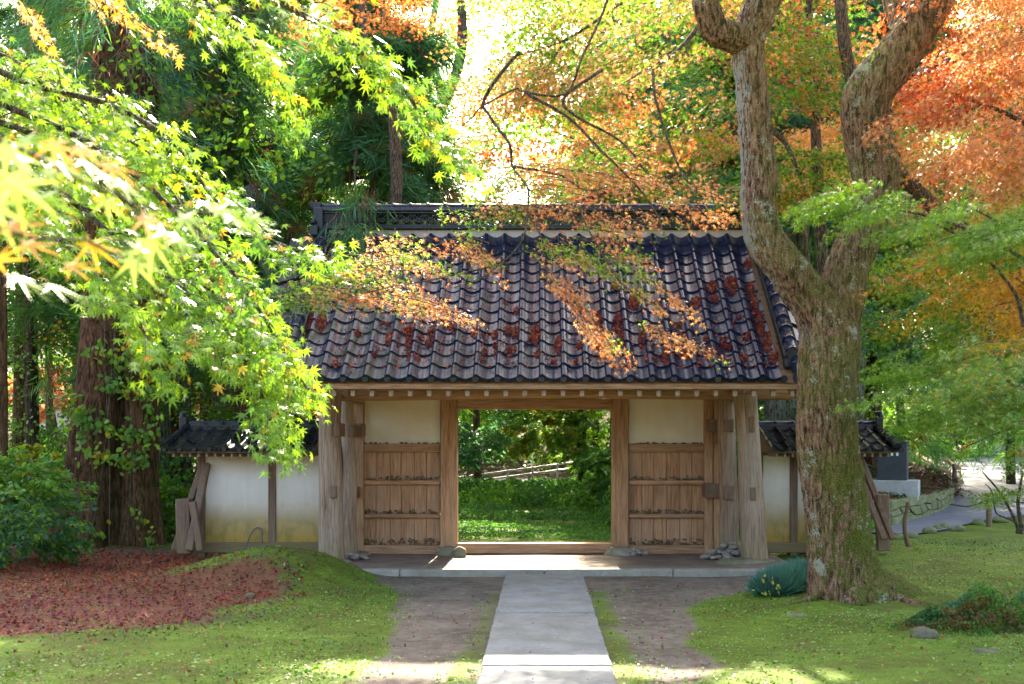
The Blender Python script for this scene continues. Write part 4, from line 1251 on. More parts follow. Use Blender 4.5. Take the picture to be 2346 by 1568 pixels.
bands = [([(652, 688, 9.9), (760, 676, 9.9), (900, 692, 9.9), (1010, 705, 9.9), (1140, 748, 9.9)], 40, .075),
         ([(720, 655, 10), (800, 640, 10), (900, 650, 10), (1000, 690, 10)], 26, .07),
         ([(780, 620, 9.9), (850, 603, 9.9), (950, 600, 9.9), (1090, 640, 9.9)], 26, .07),
         ([(900, 566, 10), (980, 545, 10), (1060, 560, 10), (1110, 590, 10)], 16, .06),
         ([(1265, 575, 10), (1340, 585, 10), (1430, 620, 10), (1500, 670, 10), (1565, 712, 10)], 34, .085),
         ([(1400, 560, 10.2), (1480, 575, 10.2)], 8, .05),
         ([(1262, 655, 9.9), (1320, 690, 9.9), (1360, 760, 9.9), (1410, 812, 9.9)], 24, .055),
         ([(1500, 760, 10.1), (1560, 780, 10.1), (1640, 810, 10.1)], 9, .05),
         ([(1020, 500, 10.3), (1120, 478, 10.3), (1260, 490, 10.3), (1390, 520, 10.3), (1470, 530, 10.2)], 34, .10),
         ([(1150, 450, 10.5), (1300, 430, 10.5), (1450, 460, 10.4), (1600, 490, 10.4), (1700, 500, 10.4)], 34, .12),
         ([(1240, 380, 10.6), (1400, 400, 10.6), (1560, 440, 10.5), (1690, 470, 10.5)], 26, .12)]
for pts, n, w in bands:
    c, d = band_centers(pts, n, w, .25); cs.append(c); ds.append(d)
cs = np.vstack(cs); ds = np.vstack(ds)
def b1(pos):
    u, v = uv_of(pos); return .02 + .12 * ((v > 640) & (v < 830)) - .3 * ((u > 1040) & (u < 1400) & (v > 470) & (v < 540))
maple_crown(mp, cs, ds, ST1, 36, (.028, .044), .46, .20, .05, T_STAR5, 1.6, 1, b1, droop=.12)
twigs(mp, cs, ds, .45, M['branch'], .004, 'fine_twigs')

def fill_maple(label, polys, trunk, n, D0, D1, stops, n_each, size, L=.9, W=.45, H=.12, seed=0, bias=None, base=None, limb_paths=(), tmpl=T_LOBE5, main_dir=(-1, 0, -.15), name='maple_tree', scale=.6, barkm='branch', droop=.2, jit=.14, group=None):
    root = tree(name, label, 'tree', (base[0], base[1], float(terr(base[0], base[1]))), group)
    cs = np.vstack([poly_centers(pl, max(2, int(n * w / 5.5)), D0, D1) for pl, w in polys])
    cs = np.repeat(cs, 6, axis=0)
    cs = cs + RNG.normal(0, 1, cs.shape) * np.array([.34, .26, .055]) * (L / .9)
    md = np.array(main_dir, float)
    ds = norm(md + RNG.normal(0, .45, cs.shape) * np.array([1, 1, .16]))
    maple_crown(root, cs, ds, stops, n_each, size, L, W, H, tmpl, scale, seed, bias, droop=droop, jit=jit, mat='leaf_near' if tmpl is T_STAR5 else 'leaf')
    if trunk is not None:
        pts, r0, r1 = trunk
        p0 = [np.array([base[0], base[1], float(terr(base[0], base[1])) - .1])] + [P(*q) for q in pts]
        limbs('trunk', root, [(p0, r0, r1)], M[barkm], 12, 26)
    for a, r0, r1 in limb_paths:
        limbs('limb', root, [([P(*q) for q in a], r0, r1)], M[barkm], 8, 26)
    return root

fill_maple('airy salmon and lime maple sprays at the top right of the bright gap', [([(1090, -60), (1500, -60), (1500, 200), (1300, 300), (1180, 200), (1110, 90)], 1.0)],
           None, 120, 11.5, 14.5, ['lime', 'salmon', 'green', 'salmon', 'green', 'lime'], 80, (.032, .05), .9, .4, .1, 27, base=(4.2, 13.0), main_dir=(-1, 0, -.2), limb_paths=[([(1560, -80, 13), (1420, 10, 13), (1300, 90, 13), (1180, 130, 13)], .03, .008), ([(1300, 90, 13), (1240, 170, 13), (1190, 230, 13)], .015, .006)])
# centre top, behind the gate
fill_maple('salmon and green maple rising behind the right half of the gate roof', [([(1110, -60), (1640, -60), (1690, 130), (1690, 470), (1250, 470), (1180, 350), (1130, 230), (1080, 120)], 1.0)],
           ([(1470, 600, 18), (1450, 420, 18), (1500, 250, 18), (1540, 60, 18)], .14, .05), 140, 13.5, 19, ['green', 'green', 'green', 'lime', 'salmon', 'salmon', 'redor'], 120, (.04, .065), 1.1, .5, .13, 2, lambda p: .04 - .10 * sstep(250, 450, uv_of(p)[1]),
           base=(1.6, 18), limb_paths=[([(1500, 250, 18), (1350, 150, 17), (1250, 60, 16.5)], .03, .008), ([(1450, 420, 18), (1330, 330, 17), (1260, 300, 17)], .03, .01), ([(1700, 150, 15), (1560, 130, 15), (1440, 200, 15)], .04, .02), ([(1255, 530, 16), (1300, 480, 16), (1390, 440, 16), (1560, 400, 16)], .06, .03)])
fill_maple('green feathery maple low between the gate roof and the oak stems', [([(1380, 230), (1700, 210), (1700, 470), (1480, 470), (1380, 350)], .5), ([(1760, 280), (1950, 250), (1950, 480), (1780, 440)], .3)],
           ([(1640, 500, 19), (1630, 300, 19)], .1, .03), 110, 15, 19, ['deep', 'green', 'green', 'lime', 'orange'], 120, (.04, .065), 1.2, .5, .1, 9, base=(3.1, 19.0))
fill_maple('pale backlit maple with thin leaves against the bright sky over the ridge', [([(880, 250), (1180, 200), (1220, 400), (880, 420)], .6), ([(900, -50), (1200, -60), (1180, 200), (960, 260)], .5)],
           ([(880, 560, 24), (905, 470, 24), (960, 350, 24), (1040, 180, 24), (1060, 40, 24), (1040, -60, 24)], .2, .09), 115, 21, 27, ['lime', 'pale', 'lime', 'pale', 'salmon', 'lime'], 100, (.055, .09), 1.8, .9, .25, 3,
           base=(-3.4, 24.0), limb_paths=[([(940, 400, 24), (1010, 250, 24), (985, 100, 24), (1010, -50, 24)], .12, .06), ([(905, 470, 24), (990, 455, 24), (1060, 430, 24)], .08, .02), ([(870, 420, 24), (830, 350, 24)], .1, .03)])
# orange maple crown at the top left of centre
fill_maple('red-orange maple tips at the top edge left of centre', [([(700, -80), (1010, -80), (960, 45), (830, 60), (720, 20)], 1.0)],
           ([(905, 300, 15.5), (830, 80, 15.5), (845, -100, 15.5)], .10, .05), 36, 12, 15, ['orange', 'redor', 'orange', 'red'], 110, (.03, .05), .8, .4, .1, 5, base=(-2.3, 15.9), jit=.2)
# upper right maples
fill_maple('orange maple fanning out between the two oak stems', [([(1600, -60), (2040, -80), (1960, 90), (1900, 210), (1760, 130), (1640, 130), (1590, 80)], .6), ([(1770, 60), (1960, 120), (1940, 240), (1860, 260), (1760, 210)], .4)],
           ([(1880, 500, 14), (1860, 200, 14), (1850, -60, 14)], .10, .04), 90, 11.5, 15.5, ['lime', 'green', 'orange', 'salmon', 'green', 'redor', 'lime', 'green'], 120, (.035, .055), .9, .4, .1, 6, base=(3.9, 14.4), main_dir=(1, 0, -.1),
           limb_paths=[([(1765, 290, 13.5), (1800, 330, 13.5), (1825, 380, 13.4), (1835, 400, 13.4)], .04, .02)])
fill_maple('low orange and gold maple sprays between the oak stems', [([(1760, 400), (1960, 380), (1960, 470), (1780, 470)], .5), ([(1780, 270), (1870, 290), (1880, 400), (1790, 400)], .25)],
           ([(1840, 560, 15), (1840, 420, 15)], .08, .04), 42, 12, 15, ['green', 'gold', 'orange', 'salmon'], 110, (.035, .055), .9, .4, .08, 16, base=(4.4, 15.1), main_dir=(1, 0, -.1))
fill_maple('big orange and yellow maple filling the upper right corner', [([(2070, 260), (2200, 130), (2420, 60), (2420, 640), (2200, 600), (2080, 420)], .75), ([(2130, -60), (2420, -80), (2420, 160), (2230, 200), (2170, 60)], .3)],
           ([(2480, 700, 11.5), (2440, 400, 11.6), (2420, 150, 11.8), (2330, -60, 12)], .10, .04), 215, 9.5, 13, ['green', 'gold', 'lime', 'orange', 'salmon', 'salmon', 'redor'], 125, (.03, .048), .8, .38, .09, 7,
           lambda p: .08 - .35 * sstep(380, 560, uv_of(p)[1]) + .25 * sstep(2250, 2080, uv_of(p)[0]) * sstep(380, 200, uv_of(p)[1]), base=(5.9, 11.6), main_dir=(-1, 0, -.25),
           limb_paths=[([(2420, 60, 11), (2300, 90, 11), (2200, 130, 11), (2080, 180, 11.3), (2060, 210, 11.5)], .05, .03)])
fill_maple('small scarlet maple branch beside the right oak stem', [([(2080, 190), (2150, 150), (2210, 180), (2200, 260), (2090, 270)], 1.0)], None, 20, 10.3, 11.2, ['red', 'redor', 'red'], 90, (.028, .042), .5, .25, .07, 8, base=(4.3, 11.0), main_dir=(-1, 0, -.2),
           limb_paths=[([(2420, 330, 11), (2300, 260, 11), (2180, 220, 10.9), (2100, 230, 10.8)], .03, .01)])
fill_maple('yellow and orange maple behind the low green one at the right edge', [([(2000, 590), (2120, 540), (2420, 480), (2420, 800), (2200, 830), (2080, 800), (2010, 700)], 1.0)],
           ([(2440, 900, 13), (2420, 700, 13), (2380, 500, 13)], .08, .03), 150, 11, 14.5, ['lime', 'green', 'gold', 'yell', 'orange', 'gold'], 115, (.032, .05), .8, .36, .08, 10, base=(6.6, 13.2), main_dir=(-1, 0, -.3))
fill_maple('fresh green maple spreading in flat layers in front of the right oak stem', [([(1850, 455), (1920, 440), (2010, 450), (2150, 430), (2300, 470), (2420, 500), (2420, 610), (2250, 580), (2120, 545), (1990, 540), (1930, 520)], .62)],
           None, 125, 8.2, 9.8, ['green', 'lime', 'green', 'pale', 'green', 'lime'], 80, (.034, .052), .5, .24, .04, 11, base=(5.8, 9.2), main_dir=(-1, 0, -.18), tmpl=T_STAR5,
           limb_paths=[([(2480, 700, 9), (2346, 590, 9), (2200, 520, 9), (2060, 480, 9), (1920, 470, 9)], .025, .006), ([(2480, 560, 9), (2330, 520, 9), (2200, 470, 9)], .02, .006), ([(2346, 750, 9), (2320, 660, 9), (2220, 560, 9.1), (2110, 500, 9.2)], .02, .006)])
fill_maple('low green maple with drooping layered leaves at the right edge beside the lane', [([(1990, 880), (2060, 800), (2150, 750), (2300, 710), (2420, 690), (2420, 1010), (2300, 1005), (2210, 970), (2160, 930), (2080, 900), (2000, 910)], 1.0)],
           ([(2480, 1010, 9.0), (2450, 800, 9)], .06, .03), 125, 8.2, 10, ['green', 'lime', 'green', 'pale', 'green', 'gold'], 80, (.034, .052), .55, .26, .04, 12, base=(5.2, 9.1), main_dir=(-1, 0, -.12), tmpl=T_STAR5,
           limb_paths=[([(2420, 900, 9), (2300, 880, 9), (2180, 890, 9), (2050, 900, 9)], .02, .006), ([(2420, 1010, 9), (2320, 960, 9), (2240, 940, 9)], .016, .006)])
fill_maple('small maple sapling with bare thin stems on the lawn at the right edge', [([(2240, 1050), (2346, 1030), (2420, 1040), (2420, 1090), (2300, 1080), (2240, 1070)], .6), ([(2250, 1120), (2300, 1120), (2300, 1150), (2260, 1150)], .1)],
           None, 30, 12.6, 13.8, ['lime', 'green', 'lime'], 60, (.03, .045), .5, .25, .05, 13, base=(P(2335, 1215, 13.5)[0], 13.5), main_dir=(-1, 0, -.2), tmpl=T_STAR5,
           limb_paths=[([(2330, 1222, 13.5), (2315, 1180, 13.5), (2290, 1130, 13.4), (2262, 1095, 13.3), (2250, 1080, 13.3)], .022, .008), ([(2335, 1222, 13.5), (2320, 1200, 13.5), (2300, 1190, 13.5), (2280, 1175, 13.4), (2272, 1130, 13.4), (2258, 1110, 13.4)], .016, .006), ([(2338, 1222, 13.5), (2330, 1150, 13.5), (2340, 1080, 13.5)], .03, .012)])

# ---- near green maple from the left ------------------------------------
nm = tree('maple_tree', 'bright green maple drooping into the left of the view, closest to the viewer', 'tree', (-4.6, 3.6, 0))
nb = [([(-220, 60, 4.6), (60, 190, 4.6), (250, 240, 4.6), (400, 330, 4.6), (490, 455, 4.6), (610, 545, 4.6), (770, 600, 4.6)], 26, .15),
      ([(-220, 160, 4.4), (150, 300, 4.4), (330, 420, 4.4), (510, 600, 4.4), (600, 720, 4.4), (650, 820, 4.4), (690, 895, 4.4)], 30, .11),
      ([(-220, 300, 4.3), (100, 420, 4.3), (280, 560, 4.3), (450, 690, 4.3), (560, 830, 4.3), (610, 930, 4.3), (643, 1035, 4.3)], 34, .11),
      ([(-220, 450, 4.0), (60, 520, 4.0), (200, 600, 4.0), (300, 720, 4.0), (395, 860, 4.0)], 20, .12),
      ([(-220, 40, 4.7), (30, 140, 4.7), (130, 220, 4.7), (260, 300, 4.7), (420, 400, 4.7)], 22, .15),
      ([(300, -140, 4.2), (420, -20, 4.2), (520, 50, 4.2), (600, 130, 4.2), (655, 210, 4.2)], 16, .08),
      ([(450, -150, 4.1), (620, -10, 4.1), (740, 60, 4.1), (840, 130, 4.1), (930, 210, 4.1), (985, 300, 4.1), (1080, 375, 4.1)], 26, .10),
      ([(-100, 250, 4.5), (120, 330, 4.5), (330, 500, 4.5), (440, 620, 4.5), (540, 740, 4.5), (590, 830, 4.5)], 30, .16),
      ([(-200, 330, 4.2), (0, 480, 4.2), (160, 560, 4.2), (330, 650, 4.2), (450, 740, 4.2), (500, 810, 4.2)], 24, .13),
      ([(430, 620, 4.5), (550, 740, 4.5), (620, 830, 4.5), (670, 900, 4.5)], 14, .07),
      ([(-250, 120, 4.9), (0, 260, 4.9), (180, 350, 4.9), (320, 480, 4.9), (400, 600, 4.9)], 24, .26),
      ([(-250, 260, 5.0), (-20, 380, 5.0), (120, 480, 5.0), (250, 640, 5.0), (330, 760, 5.0)], 24, .26),
      ([(-250, 0, 4.9), (0, 200, 4.9), (90, 300, 4.9), (150, 430, 4.9)], 24, .25),
      ([(200, 280, 4.8), (340, 380, 4.8), (450, 520, 4.8), (540, 630, 4.8), (620, 760, 4.8)], 22, .13)]
hub = np.array([-3.6, 4.0, 4.4])
NPOS, NF, NN, NSZ = [], [], [], []
bm_ = MB()
for pts, nsub, spread in nb:
    w = np.array([P(*p) for p in pts]); s = spline(w, 40)
    MBx = MB().tube(s, np.linspace(.016, .003, 40), 7); MBx.build('branch', M['branch'], nm)
    L0 = np.linalg.norm(np.diff(s, axis=0), axis=1).sum()
    for k in range(nsub):
        i = int(39 * (k + random.random()) / nsub); i = min(i, 38)
        p = s[i]; d = norm(s[i + 1] - s[i])
        sd2 = norm(np.cross(d, [0, 1, 0])) * random.choice((-1, 1))
        tp_ = 1 - .55 * i / 39
        e = p + d * random.uniform(.12, .24) * tp_ + sd2 * random.uniform(.2, 1) * spread * .75 * tp_ + np.array([0, random.gauss(0, .2), -random.uniform(.0, .05)])
        t = np.linspace(0, 1, 7)[:, None]
        q = p * (1 - t) + e * t + np.array([0, 0, .03]) * np.sin(t * math.pi)
        bm_.tube(q, np.linspace(.004, .0015, 7), 4, False)
        m_l = random.randint(20, 30)
        tt = np.sort(RNG.uniform(.1, 1.05, m_l))[:, None]
        lp = p * (1 - tt) + e * tt + RNG.normal(0, .036, (m_l, 3))
        dirn = norm((e - p)[None] + RNG.normal(0, .09, (m_l, 3)) + np.array([.06, 0, -.16]))
        NPOS.append(lp); NF.append(dirn)
        fl_ = RNG.random((m_l, 1)) < .42
        nr_ = norm(np.where(fl_, np.array([.12, -.30, .95])[None] + RNG.normal(0, .14, (m_l, 3)), np.array([.3, -.62, .55])[None] + RNG.normal(0, .34, (m_l, 3)))); NN.append(nr_)
        NSZ.append(RNG.uniform(.030, .050, m_l))
bt = bm_.build('twigs', M['branch'], nm); bt['kind'] = 'stuff'
NPOS = np.vstack(NPOS); NF = np.vstack(NF); NN = np.vstack(NN); NSZ = np.concatenate(NSZ)
NCOL = palette(NPOS, ['green', 'lime', 'lime', 'lime', 'lime', 'green'], 1.4, 21, .2)
odd = RNG.random(len(NPOS)) < .055
NCOL[odd] = palette(NPOS[odd], ['yell', 'gold', 'orange'], 3, 2)
MT = [T_STAR7, star([(-118, .5), (-78, .8), (-38, .92), (0, 1.0), (40, .95), (80, .75), (120, .4)], .26, .35), star([(-125, .38), (-86, .7), (-45, .98), (0, 1.05), (44, .9), (82, .8), (125, .45)], .32, .05)]
u_, v_ = uv_of(NPOS)
vis = (u_ > -20) & (u_ < 2346) & (v_ > -20) & (v_ < 1100)
score = NSZ / NPOS[:, 1] * vis
order = np.argsort(-score)
# the blurred leaves right in front of the lens
close = [(30, 415, 1.15, 'pale', .050, -80), (120, 330, 1.25, 'orange', .036, -40), (60, 320, 1.2, 'lime', .040, 10), (205, 560, 1.35, 'gold', .040, -30), (60, 560, 1.3, 'orange', .034, -10), (-10, 600, 1.2, 'gold', .036, 40),
         (330, 500, 1.3, 'salmon', .034, -35), (345, 555, 1.3, 'pale', .042, -50), (420, 500, 1.3, 'pale', .038, -20), (500, 480, 1.35, 'pale', .034, -20), (575, 500, 1.35, 'lime', .032, -25), (250, 380, 1.3, 'orange', .034, -30),
         (180, 340, 1.3, 'salmon', .030, -30), (110, 395, 1.3, 'pale', .030, -20), (300, 600, 1.35, 'pale', .040, -40), (10, 340, 1.1, 'pale', .04, -45), (90, 455, 1.25, 'lime', .045, -15), (240, 460, 1.3, 'pale', .034, -35), (20, 520, 1.15, 'orange', .036, 15), (160, 610, 1.4, 'gold', .036, 0), (-20, 470, 1.15, 'pale', .05, -60)]
close += [(u + random.gauss(0, 6), v + random.gauss(0, 6), D, 'pale', z, a) for u, v, D, z, a in ((20, 350, 1.2, .05, -55), (200, 370, 1.3, .036, -30), (290, 420, 1.3, .036, -35), (455, 470, 1.33, .034, -20), (540, 500, 1.36, .038, -30), (370, 520, 1.32, .04, -45), (320, 570, 1.3, .044, -60), (140, 360, 1.25, .04, -25), (240, 400, 1.3, .036, -35), (400, 545, 1.34, .034, -40), (50, 640, 1.3, .04, -30), (120, 650, 1.35, .036, -20))]
FLAT0 = 21
cp, cf, cn, cz, cc = [], [], [], [], []
for u, v, D, cn_, sz_, ang in close:
    cp.append(P(u, v, D)); a = math.radians(ang); cf.append([math.cos(a), .12, math.sin(a)]); cn.append([.02, -.22, .97] if len(cp) > FLAT0 else [.1, -.55, .75]); cz.append(sz_ * 1.3); cc.append(np.array(PAL[cn_]) * 1.15)
bb = MB()
bb.tube([P(-60, 300, 1.25), P(60, 345, 1.28), P(200, 420, 1.3), P(340, 480, 1.32), P(520, 490, 1.36)], [.003, .0025, .002, .0015, .001], 6)
bb.build('branch', M['branch'], nm)
MB().tube([P(-60, 500, 1.3), P(60, 545, 1.3), P(200, 550, 1.35), P(330, 620, 1.38)], [.003, .002, .0018, .001], 6).build('branch', M['branch'], nm)
def leaf_part(pos, f, n, sz, col, tm_, root, me_cache={}):
    off = np.array(world_off(root))
    V = leaf_verts(np.zeros((1, 3)), np.array([f], float), np.array([n], float), np.array([sz]), tm_)
    T = tm_[1]
    me = raw_mesh('leaf', V, T.reshape(-1), np.arange(len(T)) * 3, np.full(len(T), 3), False)
    ca = me.color_attributes.new('col', 'FLOAT_COLOR', 'POINT')
    c4 = np.ones((len(V), 4), np.float32); c4[:, :3] = col; ca.data.foreach_set('color', c4.ravel())
    link('leaf', me, M['leaf_near'], root, Vector(pos) - Vector(off))
for p, f, n, z, c in zip(cp, cf, cn, cz, cc): leaf_part(p, f, n, z, c, MT[0], nm)
nind = 300 - len(cp)
for i in order[:nind]: leaf_part(NPOS[i], NF[i], NN[i], NSZ[i], NCOL[i], MT[i % 3], nm)
ri = order[nind:]
off_n = np.array(world_off(nm))
allV, allT, allC = [], [], []; base_i = 0
for k in range(3):
    r = ri[ri % 3 == k]
    V = leaf_verts(NPOS[r], NF[r], NN[r], NSZ[r], MT[k]) - off_n; kk = len(MT[k][0])
    T = (np.arange(len(r))[:, None, None] * kk + MT[k][1][None]).reshape(-1) + base_i
    allV.append(V); allT.append(T); allC.append(np.repeat(NCOL[r], kk, axis=0)); base_i += len(V)
V = np.vstack(allV); T = np.concatenate(allT); Cc = np.vstack(allC)
me = raw_mesh('foliage', V, T, np.arange(len(T) // 3) * 3, np.full(len(T) // 3, 3))
ca = me.color_attributes.new('col', 'FLOAT_COLOR', 'POINT'); c4 = np.ones((len(V), 4), np.float32); c4[:, :3] = Cc; ca.data.foreach_set('color', c4.ravel())
link('foliage', me, M['leaf_near'], nm)['kind'] = 'stuff'
limbs('trunk', nm, [([(-4.6, 3.6, -.1), (-4.5, 3.7, 1.5), (-4.1, 4.0, 3.0), (-3.6, 4.2, 4.2)], .12, .06)], M['branch'], 12)
for (u, v, D) in ((-220, 60, 4.6), (-220, 300, 4.3), (300, -140, 4.2), (450, -150, 4.1), (-220, 450, 4.0), (-60, 300, 1.25)):
    limbs('limb', nm, [([(-4.1, 4.0, 3.0), (np.array([-4.1, 4.0, 3.0]) + P(u, v, D)) / 2 + np.array([0, 0, .25]), P(u, v, D)], .03, .012 if D > 2 else .003)], M['branch'], 8)
og = tree('maple_tree', 'few orange-brown maple leaves on a twig hanging at the top left', 'tree', (-4.9, 4.6, 0))
c, d = band_centers([(200, -60, 4.9), (270, 20, 4.9), (330, 60, 4.9), (385, 95, 4.9)], 14, .04, .1)
c2, d2 = band_centers([(20, -40, 4.9), (70, 20, 4.9), (95, 60, 4.9)], 6, .03, .08)
maple_crown(og, np.vstack([c, c2]), np.vstack([d, d2]), ['orange', 'salmon', 'gold'], 12, (.026, .038), .2, .06, .03, T_STAR7, seed=3, mat='leaf_near')
limbs('limb', og, [([(-4.9, 4.6, 0), (-4.8, 4.7, 2.5), (-3.5, 4.8, 4.1), P(200, -60, 4.9)], .05, .006), ([P(200, -60, 4.9), P(270, 20, 4.9), P(385, 95, 4.9)], .006, .002), ([(-4.8, 4.7, 2.5), P(20, -40, 4.9), P(95, 60, 4.9)], .01, .002)], M['branch'])

# ---- cedars -------------------------------------------------------------
def tassels(root, cen, dirs, n_strand=20, L=.34, col=('deep', 'teal', 'deep', 'green'), seed=0, spread=.8, name='foliage', brown=.10):
    k = len(cen)
    dirs = norm(dirs)
    f = dirs[:, None] + RNG.normal(0, spread * .55, (k, n_strand, 3)); f[..., 2] -= .55
    pos = cen[:, None] + RNG.normal(0, .05, (k, n_strand, 3)) + dirs[:, None] * RNG.uniform(-.1, .22, (k, n_strand, 1)) * (L / .34)
    tc = palette(cen, list(col), 1.1, seed, .12)
    br = RNG.random(k) < brown
    tc[br] = PAL['brown']
    c = np.repeat(tc[:, None], n_strand, 1) * RNG.uniform(.7, 1.35, (k, n_strand, 1))
    leaves(name, pos.reshape(-1, 3), f.reshape(-1, 3), rand_dirs(k * n_strand), RNG.uniform(.6, 1.15, k * n_strand) * L, c.reshape(-1, 3), T_STRAND, M['needle'], root)

def cedar(label, u, D, r, z0, z1, R, nb_, nt_, L=.42, lean=0, base_v=None, col=('deep', 'teal', 'deep', 'green'), bark_='bark_cedar', strands=22, group='tall cedars behind the wall', seed=0, azr=None):
    x = gx(u, D); zb = float(terr(x, D))
    root = tree('cedar_tree', label, 'tree', (x, D, zb), group)
    n = 30
    pts = np.array([(x + lean * t, D, zb - .1 + (z1 - zb) * t) for t in np.linspace(0, 1, n)])
    rad = r * (1 - .8 * np.linspace(0, 1, n)) * (1 + .35 * np.exp(-np.linspace(0, 1, n) * 18))
    nz = lambda t, k, nn: 1 + (fbm(np.stack([np.cos(t) * 3 + seed, np.sin(t) * 3, t * 0 + k * .12], -1), 2) - .5) * .22
    MB().tube(pts, rad, 36, True, True, nz).build('trunk', M[bark_], root)
    cen, dr = [], []
    bb = MB()
    for k in range(nb_):
        h = random.random(); z = z0 + (z1 - z0) * h
        a = random.uniform(*(azr or (0, 6.283)))
        ln = R * (1 - .75 * h) * random.uniform(.6, 1.1)
        d = np.array([math.cos(a), math.sin(a), 0])
        p0 = np.array([x + lean * (z - zb) / (z1 - zb), D, z])
        t = np.linspace(0, 1, 7)[:, None]
        q = p0 + d * ln * t + np.array([0, 0, 1.]) * (-.10 * ln * t + -.32 * ln * t ** 2 + .12 * ln * t ** 5)
        bb.tube(q, np.linspace(.035, .008, 7), 5, False)
        for m in range(nt_):
            tt = random.uniform(.2, 1.0)
            i = min(int(tt * 6), 5); w = tt * 6 - i
            c = q[i] * (1 - w) + q[i + 1] * w
            c = c + RNG.normal(0, 1, 3) * np.array([.22, .22, .10]) * ln * .5 * (.4 + tt)
            cen.append(c); dr.append(d * .7 + RNG.normal(0, .5, 3) + np.array([0, 0, -.2]))
    o = bb.build('branches', M['bark_dark'], root); o['kind'] = 'stuff'
    tassels(root, np.array(cen), np.array(dr), strands, L, col, seed)
    return root
cedar('tall cedar with a red-brown trunk behind the near maple at the top left', 250, 20, .42, 4.5, 12.5, 3.0, 60, 22, .42, seed=1, azr=(.25, 2.9))
cedar('cedar with dark hanging foliage left of the gate roof, seen between two trunks', 388, 22, .30, 4.5, 13, 3.2, 60, 22, .45, seed=2, azr=(.25, 2.9))
cedar('dark cedar whose boughs fill the sky above the left wall', 575, 18.5, .24, 3.2, 10.6, 3.0, 90, 26, .40, seed=3)
cedar('cedar with hanging tassels just behind the left end of the gate ridge', 825, 17.3, .17, 3.6, 9.6, 2.3, 85, 26, .36, lean=.4, bark_='bark_grey', seed=4)
cedar('cedar at the far left edge with bright foliage', 60, 23, .3, 3, 13, 3.3, 70, 20, .45, col=('deep', 'green', 'green', 'lime'), seed=5)
cedar('second cedar far left, set deeper in the wood', 190, 27, .3, 4, 15, 3.4, 60, 22, .5, col=('deep', 'green', 'teal'), seed=6)
cedar('slim cedar deep in the wood above the left wall', 480, 27, .28, 2, 15, 3.2, 80, 22, .5, col=('green', 'deep', 'green'), seed=7)
cedar('cedar deep in the wood left of the bright gap', 700, 27, .28, 3, 15, 3.2, 80, 24, .5, col=('deep', 'green', 'teal'), seed=8)
cedar('grey-barked cedar seen above the right half of the roof', 1580, 24, .26, 7, 15, 3.2, 80, 24, .5, col=('deep', 'teal', 'deep'), bark_='bark_grey', seed=9)
cedar('grey-barked cedar showing between the oak stems', 1815, 24, .26, 6, 14.5, 3.4, 85, 24, .5, col=('deep', 'teal', 'deep'), bark_='bark_grey', seed=10)
cedar('dark cedar right of the oak with a ribbed brown trunk', 2001, 27, .22, 7, 15, 3.4, 80, 24, .5, seed=11, col=('deep', 'teal', 'green'))
cedar('cedar behind the yellow maple at the right edge', 2400, 24, .28, 4, 13.5, 3.6, 90, 24, .45, seed=12, col=('deep', 'teal', 'green'))
cedar('dark cedar deep behind the right half of the roof', 1700, 29, .3, 2, 16, 4, 90, 26, .55, seed=13, col=('deep', 'teal', 'deep'))
cedar('cedar deep in the wood behind the oak', 1930, 28, .3, 2, 16, 3.8, 90, 26, .55, seed=14, col=('deep', 'teal', 'green'))
cedar('cedar furthest to the right, deep behind the lane', 2420, 30, .3, 2, 16, 4, 80, 24, .55, seed=15, col=('deep', 'green'))
cedar('slender cedar behind the right side of the bright gap', 1420, 30, .3, 5, 15, 3, 60, 22, .55, seed=16, col=('deep', 'green', 'lime'))
# hanging tassel in front of the ridge belongs to the nearest cedar
last = [o for o in COL.objects if o.get('label', '').startswith('cedar with hanging tassels')][0]
cen = np.array([P(815, 500, 13.9) + RNG.normal(0, .08, 3) for _ in range(26)] + [P(760, 600, 13.6) + RNG.normal(0, .06, 3) for _ in range(12)] + [P(850, 480, 13.9) + RNG.normal(0, .1, 3) for _ in range(20)])
cen[:, 1] = np.minimum(cen[:, 1], 13.75)
tassels(last, cen, np.array([[0, -.3, -.6]] * len(cen)) + RNG.normal(0, .3, (len(cen), 3)), 16, .34, ('deep', 'teal'), 4)
bb = MB()
bb.tube([P(825, 300, 17.2), P(812, 380, 15.5), P(815, 470, 13.9)], [.03, .02, .008], 6)
bb.build('limb', M['bark_dark'], last)

# twin cedar trunks at the left with climbing leaves
def big_trunk(label, pts, rad, seed, nxt):
    base = P(*pts[0]); root = tree('cedar_tree', label, 'tree', (base[0], base[1], float(terr(base[0], base[1]))))
    rings, sides = 150, 110
    s = spline([P(*p) for p in pts], rings)
    rr = np.interp(np.linspace(0, 1, rings), np.linspace(0, 1, len(rad)), rad)
    th = np.arange(sides) * 2 * math.pi / sides
    q = np.array([[(math.cos(t) * 6 + seed, math.sin(t) * 6, p[2] * .5) for t in th] for p in s])
    nz = (fbm(q, 4) - .5) * .22
    k_ = np.linspace(1, 0, rings)[:, None] ** 6
    nz = nz + k_ * .25 * np.cos(5 * th + seed)[None]
    MB().tube(s, rr, sides, True, True, lambda t, k, n: 1 + nz[k]).build('trunk', M['bark_cedar'], root)
    return root
tw1 = big_trunk('massive red-brown cedar trunk left of the white wall, the wider of two', [(215, 1262, 16.6), (222, 1100, 16.6), (236, 900, 16.6), (245, 700, 16.7), (250, 400, 16.9), (255, 100, 17.2), (258, -200, 17.5)], [.60, .47, .40, .36, .32, .27, .2], 3, 0)
tw2 = big_trunk('slimmer red-brown cedar trunk standing close to its wide twin by the white wall', [(325, 1250, 16.5), (322, 1100, 16.5), (325, 900, 16.5), (322, 700, 16.6), (330, 400, 17), (340, 100, 17.3)], [.30, .255, .25, .23, .2, .16], 9, 0)
